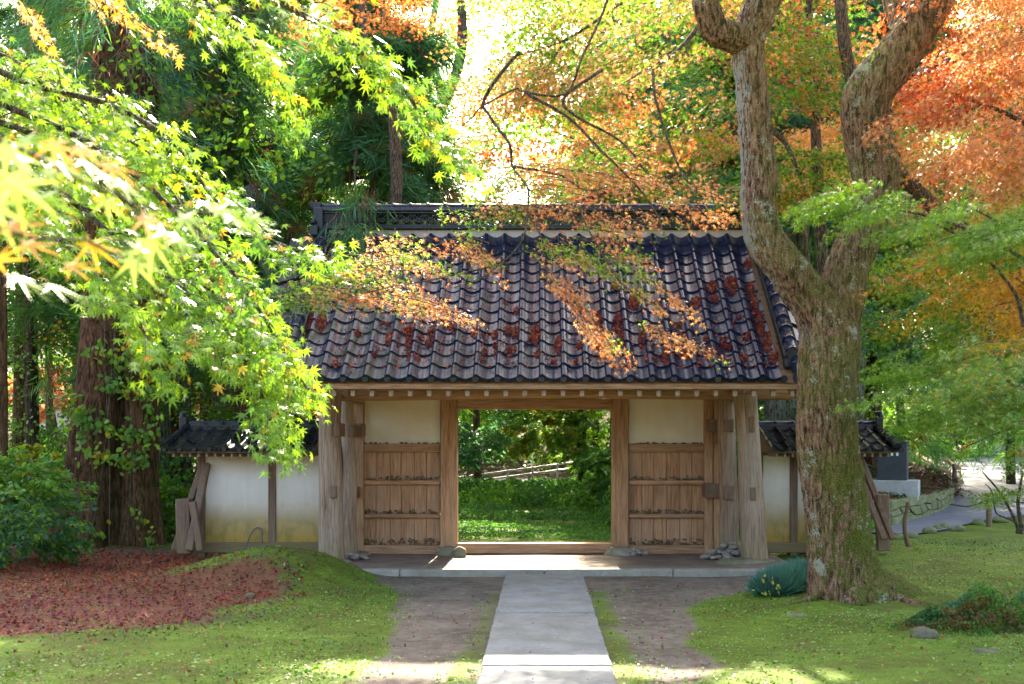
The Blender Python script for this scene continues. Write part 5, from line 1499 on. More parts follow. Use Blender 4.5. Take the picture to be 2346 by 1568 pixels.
cen = []; dr = []
for k in range(900):
    z = random.uniform(5.5, 10.5); a = random.random() * 6.283; rr = random.uniform(.4, 2.6)
    cen.append((gx(280, 16.8) + math.cos(a) * rr, 16.9 + math.sin(a) * rr, z - rr * .3)); dr.append((math.cos(a), math.sin(a), -.5))
tassels(tw1, np.array(cen), np.array(dr), 12, .4, ('deep', 'teal', 'green'), 6)
# climber
iv = empty('climbing_vine', (gx(250, 16), 16.0, 0), 'round-leaved climber scrambling over the twin cedar trunks', 'vine')
ip = []
for (u0, v0, u1, v1, n) in ((200, 800, 300, 830, 40), (230, 880, 340, 900, 50), (170, 960, 350, 1010, 80), (180, 1040, 340, 1060, 60), (330, 860, 350, 990, 36), (160, 900, 200, 1000, 30), (200, 1210, 240, 1240, 10), (320, 1180, 345, 1250, 16), (290, 800, 350, 860, 30)):
    for k in range(int(n * 1.7)):
        t = random.random(); ip.append(P(u0 + (u1 - u0) * t + random.gauss(0, 9), v0 + (v1 - v0) * t + random.gauss(0, 13), 15.9 + random.uniform(-.1, .12)))
ip = np.array(ip)
leaves('foliage', ip, RNG.normal(0, 1, ip.shape) + np.array([0, -.2, -.8]), np.array([0, -1, .5]) + RNG.normal(0, .35, ip.shape), RNG.uniform(.06, .12, len(ip)), palette(ip, ['green', 'green', 'lime', 'lime', 'yell'], 2, 3), T_OVAL, M['leaf'], iv)
b = MB()
for (u0, u1) in ((205, 260), (290, 300), (250, 240)):
    b.tube(spline([P(u0, 1250, 16.0), P((u0 + u1) / 2 + 6, 1050, 16.05), P(u1, 800, 16.15), P(u1 + 6, 690, 16.2)], 16), .012, 5)
b.build('vine_stem', M['branch'], iv)['kind'] = 'stuff'

# plain trunks behind the walls
def plain_trunk(label, pts, rad, mat, seed=0, group='bare trunks in the wood'):
    base = P(*pts[0]); zb = float(terr(base[0], base[1]))
    root = tree('tree', label, 'tree', (base[0], base[1], zb), group)
    s = [np.array([base[0], base[1], zb - .1])] + [P(*p) for p in pts[1:]]
    MB().tube(spline(s, 24), np.linspace(rad[0], rad[1], 24), 16, True, True, lambda t, k, n: 1 + (fbm(np.stack([np.cos(t) * 2 + seed, np.sin(t) * 2, t * 0 + k * .3], -1), 2) - .5) * .3).build('trunk', M[mat], root)
    top = P(*pts[-1])
    cen = top + RNG.normal(0, 1, (26, 3)) * np.array([1.2, 1.2, .8])
    maple_crown(root, cen, RNG.normal(0, 1, cen.shape) * np.array([1, 1, .2]), ['green', 'lime', 'deep'], 80, (.07, .12), 1.5, .8, .25, T_QUAD, seed=seed, tw=False)
for i, (lab, pts, rad, mt) in enumerate([
    ('pale trunk just left of the white wall roof', [(370, 1250, 21), (372, 1000, 21), (375, 700, 21), (380, 420, 21)], (.17, .12), 'bark_grey'),
    ('slim blue-grey trunk rising over the left end of the wall roof', [(430, 1250, 22), (428, 950, 22), (424, 700, 22), (428, 450, 22)], (.10, .08), 'bark_grey'),
    ('grey trunk behind the middle of the left wall roof', [(512, 1250, 24), (510, 950, 24), (508, 700, 24), (500, 400, 24)], (.26, .18), 'bark_grey'),
    ('dark trunk close to the gate roof at its left side', [(548, 1250, 20), (552, 950, 20), (556, 700, 20), (560, 480, 20)], (.12, .09), 'bark_dark'),
    ('crooked mossy trunk leaning beside the left edge of the gate roof', [(650, 1250, 17.5), (640, 760, 17.2), (612, 600, 17.2), (590, 540, 17.2), (575, 430, 17.4)], (.14, .10), 'bark_grey'),
    ('thin trunk at the far left edge', [(6, 1290, 15), (4, 1000, 15), (2, 700, 15), (0, 350, 15)], (.09, .07), 'bark_cedar'),
    ('pale smooth trunk right behind the oak', [(1958, 1110, 24), (1962, 950, 24), (1972, 700, 24), (1982, 540, 24)], (.17, .14), 'bark_grey'),
    ('reddish trunk visible through leaves over the ridge', [(1600, 900, 26), (1600, 650, 26), (1596, 420, 26), (1590, 200, 26)], (.17, .13), 'bark_cedar'),
    ('grey trunk behind the right wall roof beside the pillar', [(1775, 1150, 24), (1776, 950, 24), (1778, 700, 24)], (.30, .25), 'bark_grey'),
    ('broader grey trunk behind the right wall roof', [(1800, 1150, 27), (1801, 950, 27), (1800, 700, 27)], (.3, .25), 'bark_grey'),
    ('dark trunk between the oak stem and the roof end', [(1848, 1150, 21), (1845, 800, 21), (1840, 560, 21), (1838, 400, 21)], (.16, .12), 'bark_dark')]):
    plain_trunk(lab, pts, rad, mt, i)

# broadleaf trees filling the wood
def bush_tree(label, u, v, D, R, n, stops, size=(.09, .15), seed=0, flat=.6, group='broadleaf trees deep in the wood', trunk=True, n_each=70, bias=None, name='broadleaf_tree', cat='tree', mat='leaf', tm_=T_QUAD, holes=0):
    c = P(u, v, D); zb = float(terr(c[0], D))
    root = tree(name, label, cat, (c[0], c[1], zb), group)
    k = n
    d = rand_dirs(k) * RNG.uniform(.35, 1, (k, 1)) ** .6
    cen = c + d * R * np.array([1, 1, flat])
    cen[:, 2] = np.maximum(cen[:, 2], terr(cen[:, 0], cen[:, 1]) + .25)
    dr = norm(d + RNG.normal(0, .3, d.shape)) * np.array([1, 1, .3])
    Ls = R * .42
    maple_crown(root, cen, dr, stops, n_each, size, Ls, Ls * .5, Ls * .16, tm_, .5, seed, bias, mat=mat, tw=False)
    if trunk:
        limbs('trunk', root, [([(c[0] + .2, D, zb - .1), (c[0] + .1, D, (zb + c[2]) / 2), (c[0], D, c[2])], .14, .06)], M['bark_dark'], 8, 10)
    return root
GR = ['deep', 'green', 'green', 'lime']; BR = ['green', 'lime', 'pale', 'lime', 'yell']
spec = [('sunlit yellow-green tree behind the bright gap above the ridge', 1080, 470, 34, 4.2, 60, BR), ('yellow-green tree left of the bright gap', 900, 420, 31, 3.6, 70, BR),
        ('green tree behind the left end of the gate ridge', 760, 560, 24, 3.2, 70, GR), ('green tree behind the left wall', 560, 800, 23, 3.4, 80, GR),
        ('green tree low behind the left wall and trunks', 430, 1060, 21.5, 2.6, 70, ['green', 'lime', 'green']), ('dark green tree at the far left', 60, 820, 19, 3.0, 80, GR),
        ('mixed green and gold tree at the far left, above the shrubs', 60, 560, 21, 3.2, 80, ['deep', 'green', 'gold', 'lime']), ('tree with orange patches deep left', 250, 350, 34, 5.0, 70, ['lime', 'orange', 'yell', 'green']),
        ('bright lime tree deep behind the cedars', 560, 330, 34, 5.0, 80, BR), ('sunlit tree top at the upper left', 100, 120, 33, 5.0, 80, BR),
        ('lime tree high at left of centre', 480, 60, 33, 5.0, 70, BR), ('green tree high above the left ridge end', 760, 60, 32, 4.5, 70, ['deep', 'green', 'lime']),
        ('green tree behind the salmon maple', 1320, 330, 30, 4.4, 100, ['green', 'deep', 'lime']), ('green tree high right of centre', 1350, 40, 32, 4.8, 110, ['green', 'deep', 'lime']),
        ('dark green tree behind the right roof end', 1600, 380, 31, 4.5, 110, ['deep', 'green', 'deep', 'lime']), ('green tree high behind the oak', 1700, 60, 33, 4.8, 110, ['deep', 'green', 'deep']),
        ('bushy green tree behind the right wall', 1760, 800, 24, 3.2, 90, GR), ('green tree between the stems and the lane', 1930, 640, 24, 3.2, 90, GR),
        ('feathery teal tree right of the oak', 2060, 700, 18, 1.4, 50, ['teal', 'deep', 'green']), ('green tree over the lane', 2200, 700, 27, 3.8, 100, GR),
        ('lime tree deep over the lane', 2350, 520, 30, 4.5, 110, GR), ('green tree high at the right edge', 2300, 150, 30, 5, 110, GR), ('green tree high right of the oak', 2050, 250, 31, 4.6, 110, ['deep', 'green', 'lime']),
        ('round green tree behind the road on the right', 2260, 930, 50, 5.0, 100, ['lime', 'green', 'pale']), ('low green tree behind the road beside the rail', 2100, 960, 52, 4.0, 80, ['lime', 'green', 'pale']), ('green tree behind the road right of the walkers', 2420, 940, 52, 5.0, 90, ['green', 'lime']),
        # through the doorway
        ('dark green tree seen through the doorway at its left', 1090, 960, 31, 1.9, 90, ['teal', 'deep', 'green']), ('maple with orange tips seen through the doorway', 1245, 975, 29, 1.2, 50, ['green', 'lime', 'green', 'green', 'gold', 'lime', 'green']),
        ('bright green tree seen through the doorway at its right', 1370, 985, 30, 1.5, 70, ['green', 'lime', 'green']), ('leafy dark tree filling the right side of the doorway view', 1420, 1090, 23, .9, 60, ['deep', 'green', 'green']),
        ('green tree on the slope behind the road, centre of the doorway', 1220, 920, 42, 3.6, 120, ['deep', 'green', 'lime']), ('green tree on the slope behind the road, left of the doorway', 1060, 930, 44, 3.6, 110, ['deep', 'lime', 'green']), ('green tree on the slope behind the road, right of the doorway', 1400, 920, 43, 3.6, 110, ['deep', 'green', 'green'])]
for i, (lab, u, v, D, R, n, st) in enumerate(spec):
    sz = (.0028 * D, .0045 * D)
    bush_tree(lab, u, v, D, R, n, st, sz, i, .75, trunk='doorway' not in lab and 'teal' not in lab and 'lane' not in lab)
def hidden_shade_crown(lab, u, v, D, R_, n):  # extra foliage hidden behind the gate roof, added to shade the doorway bank
    root = [o for o in COL.objects if o.get('label') == lab][0]
    c = P(u, v, D); d = rand_dirs(n) * RNG.uniform(.35, 1, (n, 1)) ** .6
    maple_crown(root, c + d * R_ * np.array([1, 1, .7]), norm(d) * np.array([1, 1, .3]), ['green', 'deep', 'lime'], 70, (.10, .16), 1.5, .75, .25, T_QUAD, .5, 60, tw=False)
hidden_shade_crown('green tree behind the salmon maple', 1190, 640, 33, 3.6, 120)
hidden_shade_crown('green tree behind the salmon maple', 1340, 620, 34, 3.4, 110)
hidden_shade_crown('sunlit yellow-green tree behind the bright gap above the ridge', 1030, 680, 34, 3.2, 100)
# far wood closing the view
cs = []
for k in range(520):
    D = random.uniform(44, 72); u = random.uniform(-200, 2550)
    if 900 < u < 1190 and random.random() < .9: vtop = 480
    else: vtop = 60
    v = random.uniform(vtop, 1010)
    cs.append(P(u, v, D))
cs = np.array(cs)
fw = empty('far_wood', (0, 55, 0), 'distant green wood closing the view behind all nearer trees', kind='stuff')
maple_crown(fw, cs, RNG.normal(0, 1, cs.shape) * np.array([1, 1, .3]), ['deep', 'green', 'lime', 'green'], 130, (.22, .38), 4.2, 2.2, .8, T_QUAD, .2, 30, tw=False)
bush_tree('small orange-leaved tree glowing behind the cedar trunk at the upper left', 235, 235, 25, 1.5, 60, ['salmon', 'orange', 'lime', 'salmon'], (.07, .11), 44)
# red maple and white house far left
bush_tree('glowing red maple in the distance between trunks at the far left', 120, 900, 40, 1.6, 60, ['salmon', 'redor', 'salmon', 'orange'], (.1, .17), 41)
bush_tree('red-orange maple in the distance behind the wall roof ridge', 520, 900, 36, 1.5, 44, ['salmon', 'redor', 'orange'], (.1, .17), 42)
bush_tree('yellow shrub below the red maple at the far left', 85, 1050, 15.5, .5, 22, ['yell', 'lime', 'gold', 'green'], (.04, .07), 43, name='shrub', cat='shrub', group='shrubs', trunk=False)
# ------------------------------------------------------------------ low plants
bush_tree('dark glossy evergreen shrub at the left edge beside the cedar trunks', 15, 1165, 13.6, 1.05, 115, ['deep', 'green', 'teal', 'lime', 'green'], (.045, .085), 51, .8, None, False, 75, name='shrub', cat='shrub', tm_=T_OVAL)
bush_tree('green shrub between the cedar trunks and the end of the white wall', 400, 1180, 17.5, .7, 60, ['green', 'lime', 'deep'], (.05, .09), 52, .9, None, False, 60, name='shrub', cat='shrub', tm_=T_OVAL)
# bank plants behind the gate
def bank(label, x0, x1, y0, y1, n, h, stops, seed, size=(.06, .11)):
    x = RNG.uniform(x0, x1, n); y = RNG.uniform(y0, y1, n)
    hh = h(x, y) * (.25 + 1.7 * sstep(.3, .7, fbm(np.stack([x * 1.5, y * 1.5, x * 0 + seed], -1), 3)))
    z = terr(x, y) + hh * RNG.uniform(.3, 1, n) ** .5
    pos = np.stack([x, y, z], 1)
    root = empty('ground_cover', ((x0 + x1) / 2, (y0 + y1) / 2, 0), label, kind='stuff')
    leaves('foliage', pos, RNG.normal(0, 1, pos.shape) + np.array([0, -.3, -.4]), np.array([0, -.5, 1]) + RNG.normal(0, .5, pos.shape), RNG.uniform(*size, n), palette(pos, stops, 1.2, seed), T_OVAL, M['leaf_matte'], root)
bank('bank of leafy green plants below the road, seen through the doorway', -4.5, 5.5, 22.5, 33, 42000, lambda x, y: .40 * sstep(22.2, 24, y) * (1 - .7 * sstep(27, 29, y)) + .3 * sstep(.8, 2, x), ['deep', 'green', 'green', 'deep', 'lime', 'green'], 3)
bank('tall leafy plants at the right side of the doorway view', 1.2, 4.2, 19, 23.5, 14000, lambda x, y: .15 + .9 * sstep(.9, 2.2, x), ['deep', 'green', 'lime'], 4, (.05, .09))
bank('leafy undergrowth behind the left white wall', -16, -3.8, 17.5, 30, 26000, lambda x, y: .5 + .5 * sstep(17, 22, y), ['deep', 'green', 'green', 'lime'], 5, (.07, .12))
bank('undergrowth behind the right white wall', 2.8, 5.6, 17.5, 30, 9000, lambda x, y: .5 + .5 * sstep(17, 22, y), ['deep', 'green'], 6, (.07, .12))
bank('low green plants along the far side of the sunny road', 10, 40, 60, 66, 12000, lambda x, y: 1.5 + x * 0, ['green', 'lime', 'deep'], 7, (.16, .28))
bank('short grass behind the gate, seen through the doorway', -4, 4, 17, 23, 26000, lambda x, y: .07 + .12 * sstep(20, 23, y), ['deep', 'green', 'deep', 'green'], 8, (.03, .06))
# lawn: moss, clover, fallen leaves
def scatter(n, x0, x1, y0, y1, p_fun):
    x = RNG.uniform(x0, x1, n); t = RNG.random(n); y = y0 * (y1 / y0) ** t
    k = RNG.random(n) < p_fun(x, y)
    return x[k], y[k]
from_x = lambda x: np.clip(np.searchsorted(ax, x) - 1, 0, nx_ - 1)
from_y = lambda y: np.clip(np.searchsorted(ay, y) - 1, 0, ny_ - 1)
moss_w = blur(moss, 16)
pm = lambda x, y: moss_w[from_y(y), from_x(x)]
pl = lambda x, y: lit[from_y(y), from_x(x)]
x, y = scatter(230000, -8.5, 9, 6.4, 17, lambda x, y: pm(x, y) * np.clip(.15 + 1.2 * (fbm(np.stack([x * 1.1, y * 1.1, x * 0 + 2], -1), 3) - .3), .05, 1))
onp = (np.abs(x - (PATH_X0 + PATH_X1) / 2) < .45) | ((y > 12.75) & (np.abs(x) < 3.3))
x, y = x[~onp], y[~onp]
pos = np.stack([x, y, terr(x, y) + .025], 1)
leaves('clover', pos, RNG.normal(0, 1, pos.shape) * np.array([1, 1, .5]), np.array([0, -.15, 1]) + RNG.normal(0, .5, pos.shape), RNG.uniform(.009, .026, len(x)) * (1 + (RNG.random(len(x)) < .08) * 1.0), palette(pos, ['deep', 'green', 'lime', 'lime', 'pale'], .9, 9, .3) * .8, T_QUAD, M['clover'])
tag(COL.objects[-1] if False else bpy.data.objects['clover'], 'tiny clover and moss leaves covering the lawns on both sides of the path', kind='stuff')
x, y = scatter(90000, -9.5, -1.5, 6.4, 17, lambda x, y: pl(x, y) ** 1.3 * .62 * (.45 + fbm(np.stack([x * 1.4, y * 1.4, x * 0 + 2], -1), 3)) + .02 * sstep(-1.5, -4, x) + .16 * np.exp(-((x + 3.2) / .9) ** 2 - ((y - 11.8) / .6) ** 2))
pos = np.stack([x, y, terr(x, y) + .03], 1)
wine = sstep(11.9, 9.6, y) * .6 + .1
tc = palette(pos, ['brown', 'redor', 'brown', 'orange'], 1.0, 5, .3) * np.array([.6, .38, .36])
w_ = RNG.random(len(x)) < wine * .8
tc[w_] = np.array([.20, .04, .055]) * RNG.uniform(.5, 1.4, (w_.sum(), 1))
leaves('leaf_litter', pos, RNG.normal(0, 1, pos.shape) * np.array([1, 1, .3]), np.array([0, -.1, 1]) + RNG.normal(0, .45, pos.shape), RNG.uniform(.018, .042, len(x)), tc, T_LOBE5, M['litter'])
tag(bpy.data.objects['leaf_litter'], 'red and purple fallen maple leaves carpeting the ground at the left', kind='stuff')
x = RNG.uniform(-8, 9, 3200); y = 6.4 * (17 / 6.4) ** RNG.random(3200)
k = ~((y > 12.9) & (np.abs(x) < 3.3)); x, y = x[k], y[k]
onp = (x > PATH_X0) & (x < PATH_X1)
k = ~onp | (RNG.random(len(x)) < .25); x, y = x[k], y[k]; onp = (x > PATH_X0) & (x < PATH_X1)
pos = np.stack([x, y, np.where(onp, .068, terr(x, y) + .035)], 1)
leaves('fallen_leaves', pos, RNG.normal(0, 1, pos.shape) * np.array([1, 1, .3]), np.array([0, 0, 1]) + RNG.normal(0, .4, pos.shape), RNG.uniform(.014, .028, len(x)), palette(pos, ['wine', 'brown', 'red', 'orange'], 2, 7, .4) * .9, T_LOBE5, M['litter'])
tag(bpy.data.objects['fallen_leaves'], 'single fallen maple leaves scattered over lawn, bare earth and path', kind='stuff')
# leaf piles on the roof tiles
piles = [(722, 735, 26, 34), (940, 760, 20, 10), (900, 780, 18, 26), (945, 790, 16, 44), (947, 825, 15, 15), (995, 762, 16, 13), (993, 787, 18, 16), (1045, 762, 14, 12), (1093, 768, 14, 20), (1140, 770, 15, 16), (1142, 795, 14, 14), (1186, 768, 12, 22), (1186, 716, 12, 9), (1232, 770, 16, 26), (1240, 815, 15, 16), (1286, 795, 16, 26),
         (1335, 797, 15, 14), (1343, 830, 11, 8), (1390, 825, 16, 14), (1375, 740, 14, 24), (1420, 745, 16, 26), (1425, 785, 14, 18), (1455, 690, 14, 24), (1475, 780, 14, 20), (1485, 800, 10, 12), (1490, 832, 16, 14), (1532, 820, 18, 20), (1563, 780, 12, 12), (1580, 815, 16, 12), (1597, 695, 17, 14), (1632, 660, 14, 14), (1636, 688, 12, 9), (1676, 655, 16, 22), (1630, 812, 16, 22),
         (1675, 802, 14, 10), (1716, 775, 13, 12), (1720, 665, 10, 18), (1713, 608, 9, 15), (1728, 700, 9, 28), (1741, 745, 10, 28), (1757, 785, 10, 22), (1772, 820, 11, 22), (1098, 832, 15, 13), (1045, 855, 10, 6), (803, 788, 10, 6), (764, 768, 8, 4), (1410, 662, 12, 8), (1155, 700, 9, 6), (1740, 850, 9, 4), (1660, 778, 10, 4), (1695, 730, 9, 4)]
for k in range(34):
    piles.append((random.uniform(760, 1700), random.uniform(740, 845), random.uniform(6, 12), random.uniform(4, 12)))
rp = []
nrm_r = np.array([0, -math.sin(SL), math.cos(SL)])
for (u, v, ru, rv) in piles:
    n = int(ru * rv * .7)
    for k in range(n):
        a = random.random() * 6.283; r = math.sqrt(random.random())
        rp.append(roof_pt(u + math.cos(a) * r * ru, v + math.sin(a) * r * rv, .012 + random.random() * .06 * (1 - r * r)))
for k in range(1300):
    rp.append(roof_pt(random.uniform(730, 1790), 850 - abs(random.gauss(0, 95)), .045))
rp = np.array(rp)
rc = palette(rp, ['wine', 'brown', 'redor', 'wine'], 3, 8, .3) * np.array([.85, .72, .6])
leaves('roof_leaves', rp, rand_dirs(len(rp)), nrm_r + RNG.normal(0, .7, rp.shape), RNG.uniform(.022, .036, len(rp)), rc, T_LOBE5, M['litter'])
tag(bpy.data.objects['roof_leaves'], 'heaps of dark red fallen leaves caught in the hollows of the gate roof', kind='stuff')
# mondo grass beside the oak
def tuft(label, c, R, n, L, stops, size_w=1, name='grass_tuft', cat='plant', up=1.0, flat=.6):
    root = empty(name, c, label, cat)
    a = RNG.random(n) * 6.283; r = np.sqrt(RNG.random(n)) * R
    x = c[0] + np.cos(a) * r; y = c[1] + np.sin(a) * r * flat
    pos = np.stack([x, y, terr(x, y) + .02 + .13 * (1 - (r / R) ** 2)], 1)
    f = np.stack([np.cos(a) * r / R, np.sin(a) * r / R, np.full(n, up)], 1) + RNG.normal(0, .35, (n, 3))
    leaves('blades', pos, f, rand_dirs(n), RNG.uniform(.6, 1.1, n) * L, palette(pos, stops, 3, 2), T_STRAND, M['needle'], root)
    return root
PAL['bluegr'] = (.10, .24, .22)
for (u, v, D, R) in ((1775, 1345, 10.9, .17), (1800, 1325, 11.1, .2), (1830, 1300, 11.4, .24)):
    p = P(u, v, D)
    tuft({1775: 'front clump of blue-green mondo grass left of the oak base', 1800: 'middle clump of blue-green mondo grass left of the oak base', 1830: 'rear clump of blue-green mondo grass touching the oak trunk'}[u], (p[0], p[1], float(terr(p[0], p[1]))), R, 2400, .20, ['bluegr', 'bluegr', 'teal'])
p = P(1780, 1362, 10.6)
yl = empty('leafy_weed', (p[0], p[1], 0), 'small yellow-leaved weed in front of the mondo grass', 'plant')
wp = np.array([P(1765 + random.gauss(0, 16), 1350 + random.gauss(0, 14), 10.55) for _ in range(16)])
leaves('foliage', wp, RNG.normal(0, 1, wp.shape), np.array([0, -.8, .6]) + RNG.normal(0, .3, wp.shape), RNG.uniform(.03, .055, 16), palette(wp, ['lime', 'yell', 'pale'], 2, 1), T_OVAL, M['leaf'], yl)
# low juniper and stones lower right
jp = ground_hit(2250, 1440)
def low_bush(label, c, R, H, n, stops, L=.10, seed=0):
    root = empty('shrub', c, label, 'shrub')
    a = RNG.random(n) * 6.283; r = np.sqrt(RNG.random(n)) * R * (.8 + .4 * RNG.random(n))
    x = c[0] + np.cos(a) * r * 1.35; y = c[1] + np.sin(a) * r * .8
    hh = H * np.clip(1 - (r / R) ** 2, .1, 1) * (.1 + 2.0 * sstep(.3, .65, fbm(np.stack([x * 4, y * 4, x * 0 + seed], -1), 3)))
    pos = np.stack([x, y, terr(x, y) + hh * RNG.uniform(.5, 1, n)], 1)
    leaves('foliage', pos, RNG.normal(0, .8, pos.shape) + np.array([0, 0, .4]), rand_dirs(n), RNG.uniform(.5, 1, n) * L, palette(pos, stops, 2, seed), T_QUAD, M['needle'], root)
low_bush('low spreading juniper shrub on the lawn at the lower right', (jp[0], jp[1], 0), .50, .17, 12000, ['green', 'deep', 'green', 'brown', 'deep'], .030, 2)
jq = ground_hit(2350, 1400)
low_bush('second low juniper mound at the right edge of the lawn', (jq[0], jq[1], 0), .5, .2, 8000, ['teal', 'green', 'green', 'brown'], .030, 3)
def stone(label, u, v, r, mat='stone', sd_=0):
    c = ground_hit(u, v)
    tag(MB().blob((c[0], c[1], c[2] + r[2] * .45), r, sd_, .30, 3).build('stone', M[mat]), label, 'stone')
stone('rounded grey stone at the left end of the low juniper', 2118, 1466, (.10, .08, .065), 'dark_rock', 3)
stone('flat stone half sunk in the lawn below the juniper', 2255, 1500, (.13, .08, .02), 'dark_rock', 4)
stone('small brown stone in the red leaf litter', 573, 1372, (.055, .04, .04), 'dark_rock', 5)
stone('low brown stone on the lawn left of the oak roots', 1830, 1415, (.13, .09, .02), 'stone', 6)
for i, (u, v, w) in enumerate(((2060, 1226, .18), (2090, 1222, .16), (2130, 1210, .2), (2165, 1200, .16), (2195, 1204, .2), (2240, 1190, .18), (2290, 1184, .3), (2145, 1204, .12))):
    c = ground_hit(u, v + 13)
    lab = ['mossy kerb stone beside the wooden stake', 'second mossy kerb stone from the wooden stake', 'third mossy kerb stone from the stake along the lane', 'kerb stone midway along the lawn edge', 'large mossy kerb stone near the bollard', 'kerb stone just left of the bollard', 'big round kerb stone by the sapling', 'smallest kerb stone along the lane'][i]
    tag(MB().blob((c[0], c[1], c[2] + .04), (w * .62, w * .45, .075), i + 20, .3, 2).build('kerb_stone', M['stone_green']), lab, 'stone', 'kerb stones between lawn and lane')
# crooked stick, bollards, rope
sp_ = [P(u, v, 15.6) for u, v in ((2085, 1258), (2078, 1240), (2073, 1215), (2073, 1190), (2078, 1168), (2080, 1151))]
tag(MB().tube(spline(sp_, 20), np.linspace(.040, .028, 20), 10).build('wooden_stick', M['wood_dark']), 'crooked wooden stick standing in the lawn', 'stick')
c = ground_hit(2266, 1208)
bol = tag(MB().tube([(c[0], c[1], c[2] - .05), (c[0], c[1], c[2] + .35), (c[0] - .03, c[1], c[2] + .62)], [.052, .052, .05], 14).build('bollard', M['wood_dark']), 'short round wooden bollard at the lawn edge by the lane', 'bollard')
r0 = P(2178, 1156, 21.5)
b = MB().tube(spline([(c[0] - .03, c[1], c[2] + .5), ((c[0] + r0[0]) / 2, (c[1] + r0[1]) / 2, (c[2] + .5 + r0[2]) / 2 - .08), tuple(r0)], 20), .012, 6)
b.tube(spline([(c[0] - .03, c[1], c[2] + .5), (c[0] + 1.2, c[1] + .1, c[2] + .42), (c[0] + 2.6, c[1] + .2, c[2] + .5)], 16), .012, 6)
tag(b.build('rope', M['rope']), 'thin dark rope strung from the bollard across the lane', 'rope')
# stone retaining wall with cabinet
rwpts = [ground_hit(2002, 1212)[:2], ground_hit(2050, 1204)[:2], ground_hit(2100, 1192)[:2], ground_hit(2140, 1178)[:2], ground_hit(2170, 1160)[:2], ground_hit(2182, 1150)[:2]]
rw = empty('retaining_wall', (rwpts[2][0], rwpts[2][1], 0), 'low curved stone retaining wall with mossy green stones beside the lane', 'wall')
s = spline([(p[0], p[1], 0) for p in rwpts], 40)
arc = np.r_[0, np.cumsum(np.linalg.norm(np.diff(s, axis=0), axis=1))]
def at(t):
    return np.array([np.interp(t, arc, s[:, 0]), np.interp(t, arc, s[:, 1])])
b = MB()
inn = []
for p in s:
    b_z = float(terr(p[0], p[1]))
core = MB()
vv = []
for i, p in enumerate(s):
    d = s[min(i + 1, 39)] - s[max(i - 1, 0)]; d /= np.linalg.norm(d); nn = np.array([-d[1], d[0], 0])
    z = float(terr(p[0], p[1])); top = .57 + .035 * i / 39
    for off, zz in ((.03, z - .1), (.05, top - .02), (.6, top), (.6, z - .1)):
        vv.append(p + nn * off + np.array([0, 0, zz]))
fcs = []
for i in range(39):
    for j in range(3): fcs.append((4 * i + j, 4 * i + j + 1, 4 * i + 4 + j + 1, 4 * i + 4 + j))
core.add(vv, fcs + [(0, 1, 2, 3), (159, 158, 157, 156)], False); core.build('core', M['wood_dark'], rw)
rows = 3
ncol = int(arc[-1] / .42)
jt = {}
for r in range(rows + 1):
    for c_ in range(ncol + 1):
        jt[r, c_] = (c_ / ncol + (random.uniform(-.32, .32) / ncol if 0 < c_ < ncol else 0) + (.5 / ncol if r % 2 and 0 < c_ < ncol else 0), r / rows + (random.uniform(-.09, .09) if 0 < r < rows else 0))
def wpt(tt, hh, out_):
    p = at(tt * arc[-1]); e = at(min(tt * arc[-1] + .05, arc[-1])); q0 = at(max(tt * arc[-1] - .05, 0)); d = e - q0; d = d / np.linalg.norm(d)
    z = float(terr(p[0], p[1])) - .03; top = .565 + .035 * tt
    return np.array([p[0] + d[1] * out_, p[1] - d[0] * out_, z + (top - z) * hh])
for r in range(rows):
    for c_ in range(ncol):
        q = [jt[r, c_], jt[r, c_ + 1], jt[r + 1, c_ + 1], jt[r + 1, c_]]
        cc_ = np.mean(q, axis=0)
        o_ = random.uniform(.03, .06)
        base = [wpt(*p, -.03) for p in q]
        rim = [wpt(*(np.array(p) * .93 + cc_ * .07), o_ * .4) for p in q]
        fr = [wpt(*(np.array(p) * .76 + cc_ * .24), o_) for p in q]
        MB().add(base + rim + fr, [(i, (i + 1) % 4, 4 + (i + 1) % 4, 4 + i) for i in range(4)] + [(4 + i, 4 + (i + 1) % 4, 8 + (i + 1) % 4, 8 + i) for i in range(4)] + [(8, 9, 10, 11)]).build('stone', M['stone_green'], rw)
# soil bank above the wall
b = MB()
XXs = np.linspace(P(1960, 1100, 22)[0], P(2190, 1100, 23)[0] - .1, 26)
pv = []
n = 26; m = 20
topz = lambda x, y: .56 + .085 * np.clip(y - 21.5, 0, 30) * .55
lf = spline([(p[0] - .2, p[1] + .35, 0) for p in rwpts], n)
rt = spline([tuple(P(1990, 1045, 34)), tuple(P(2050, 1040, 38)), tuple(P(2085, 1040, 40)), tuple(P(2111, 1053, 35)), tuple(P(2148, 1081, 30)), tuple(P(2186, 1143, 25.8))], n)
for i in range(n):
    for j in range(m):
        tt = j / (m - 1); q = lf[i] * (1 - tt) + rt[i] * tt
        z = .57 * (1 - tt) + rt[i][2] * tt
        pv.append((q[0], q[1], max(z, float(terr(q[0], q[1])) + .02) + .08 * math.sin(math.pi * tt) + random.uniform(-.02, .02)))
b.add(pv, [(i * m + j, i * m + j + 1, (i + 1) * m + j + 1, (i + 1) * m + j) for i in range(n - 1) for j in range(m - 1)], True)
tag(b.build('soil_bank', rock('leafy_brown_soil', (.05, .03, .02), (.15, .09, .06), .2, 5)), 'brown soil bank above the retaining wall', kind='structure')
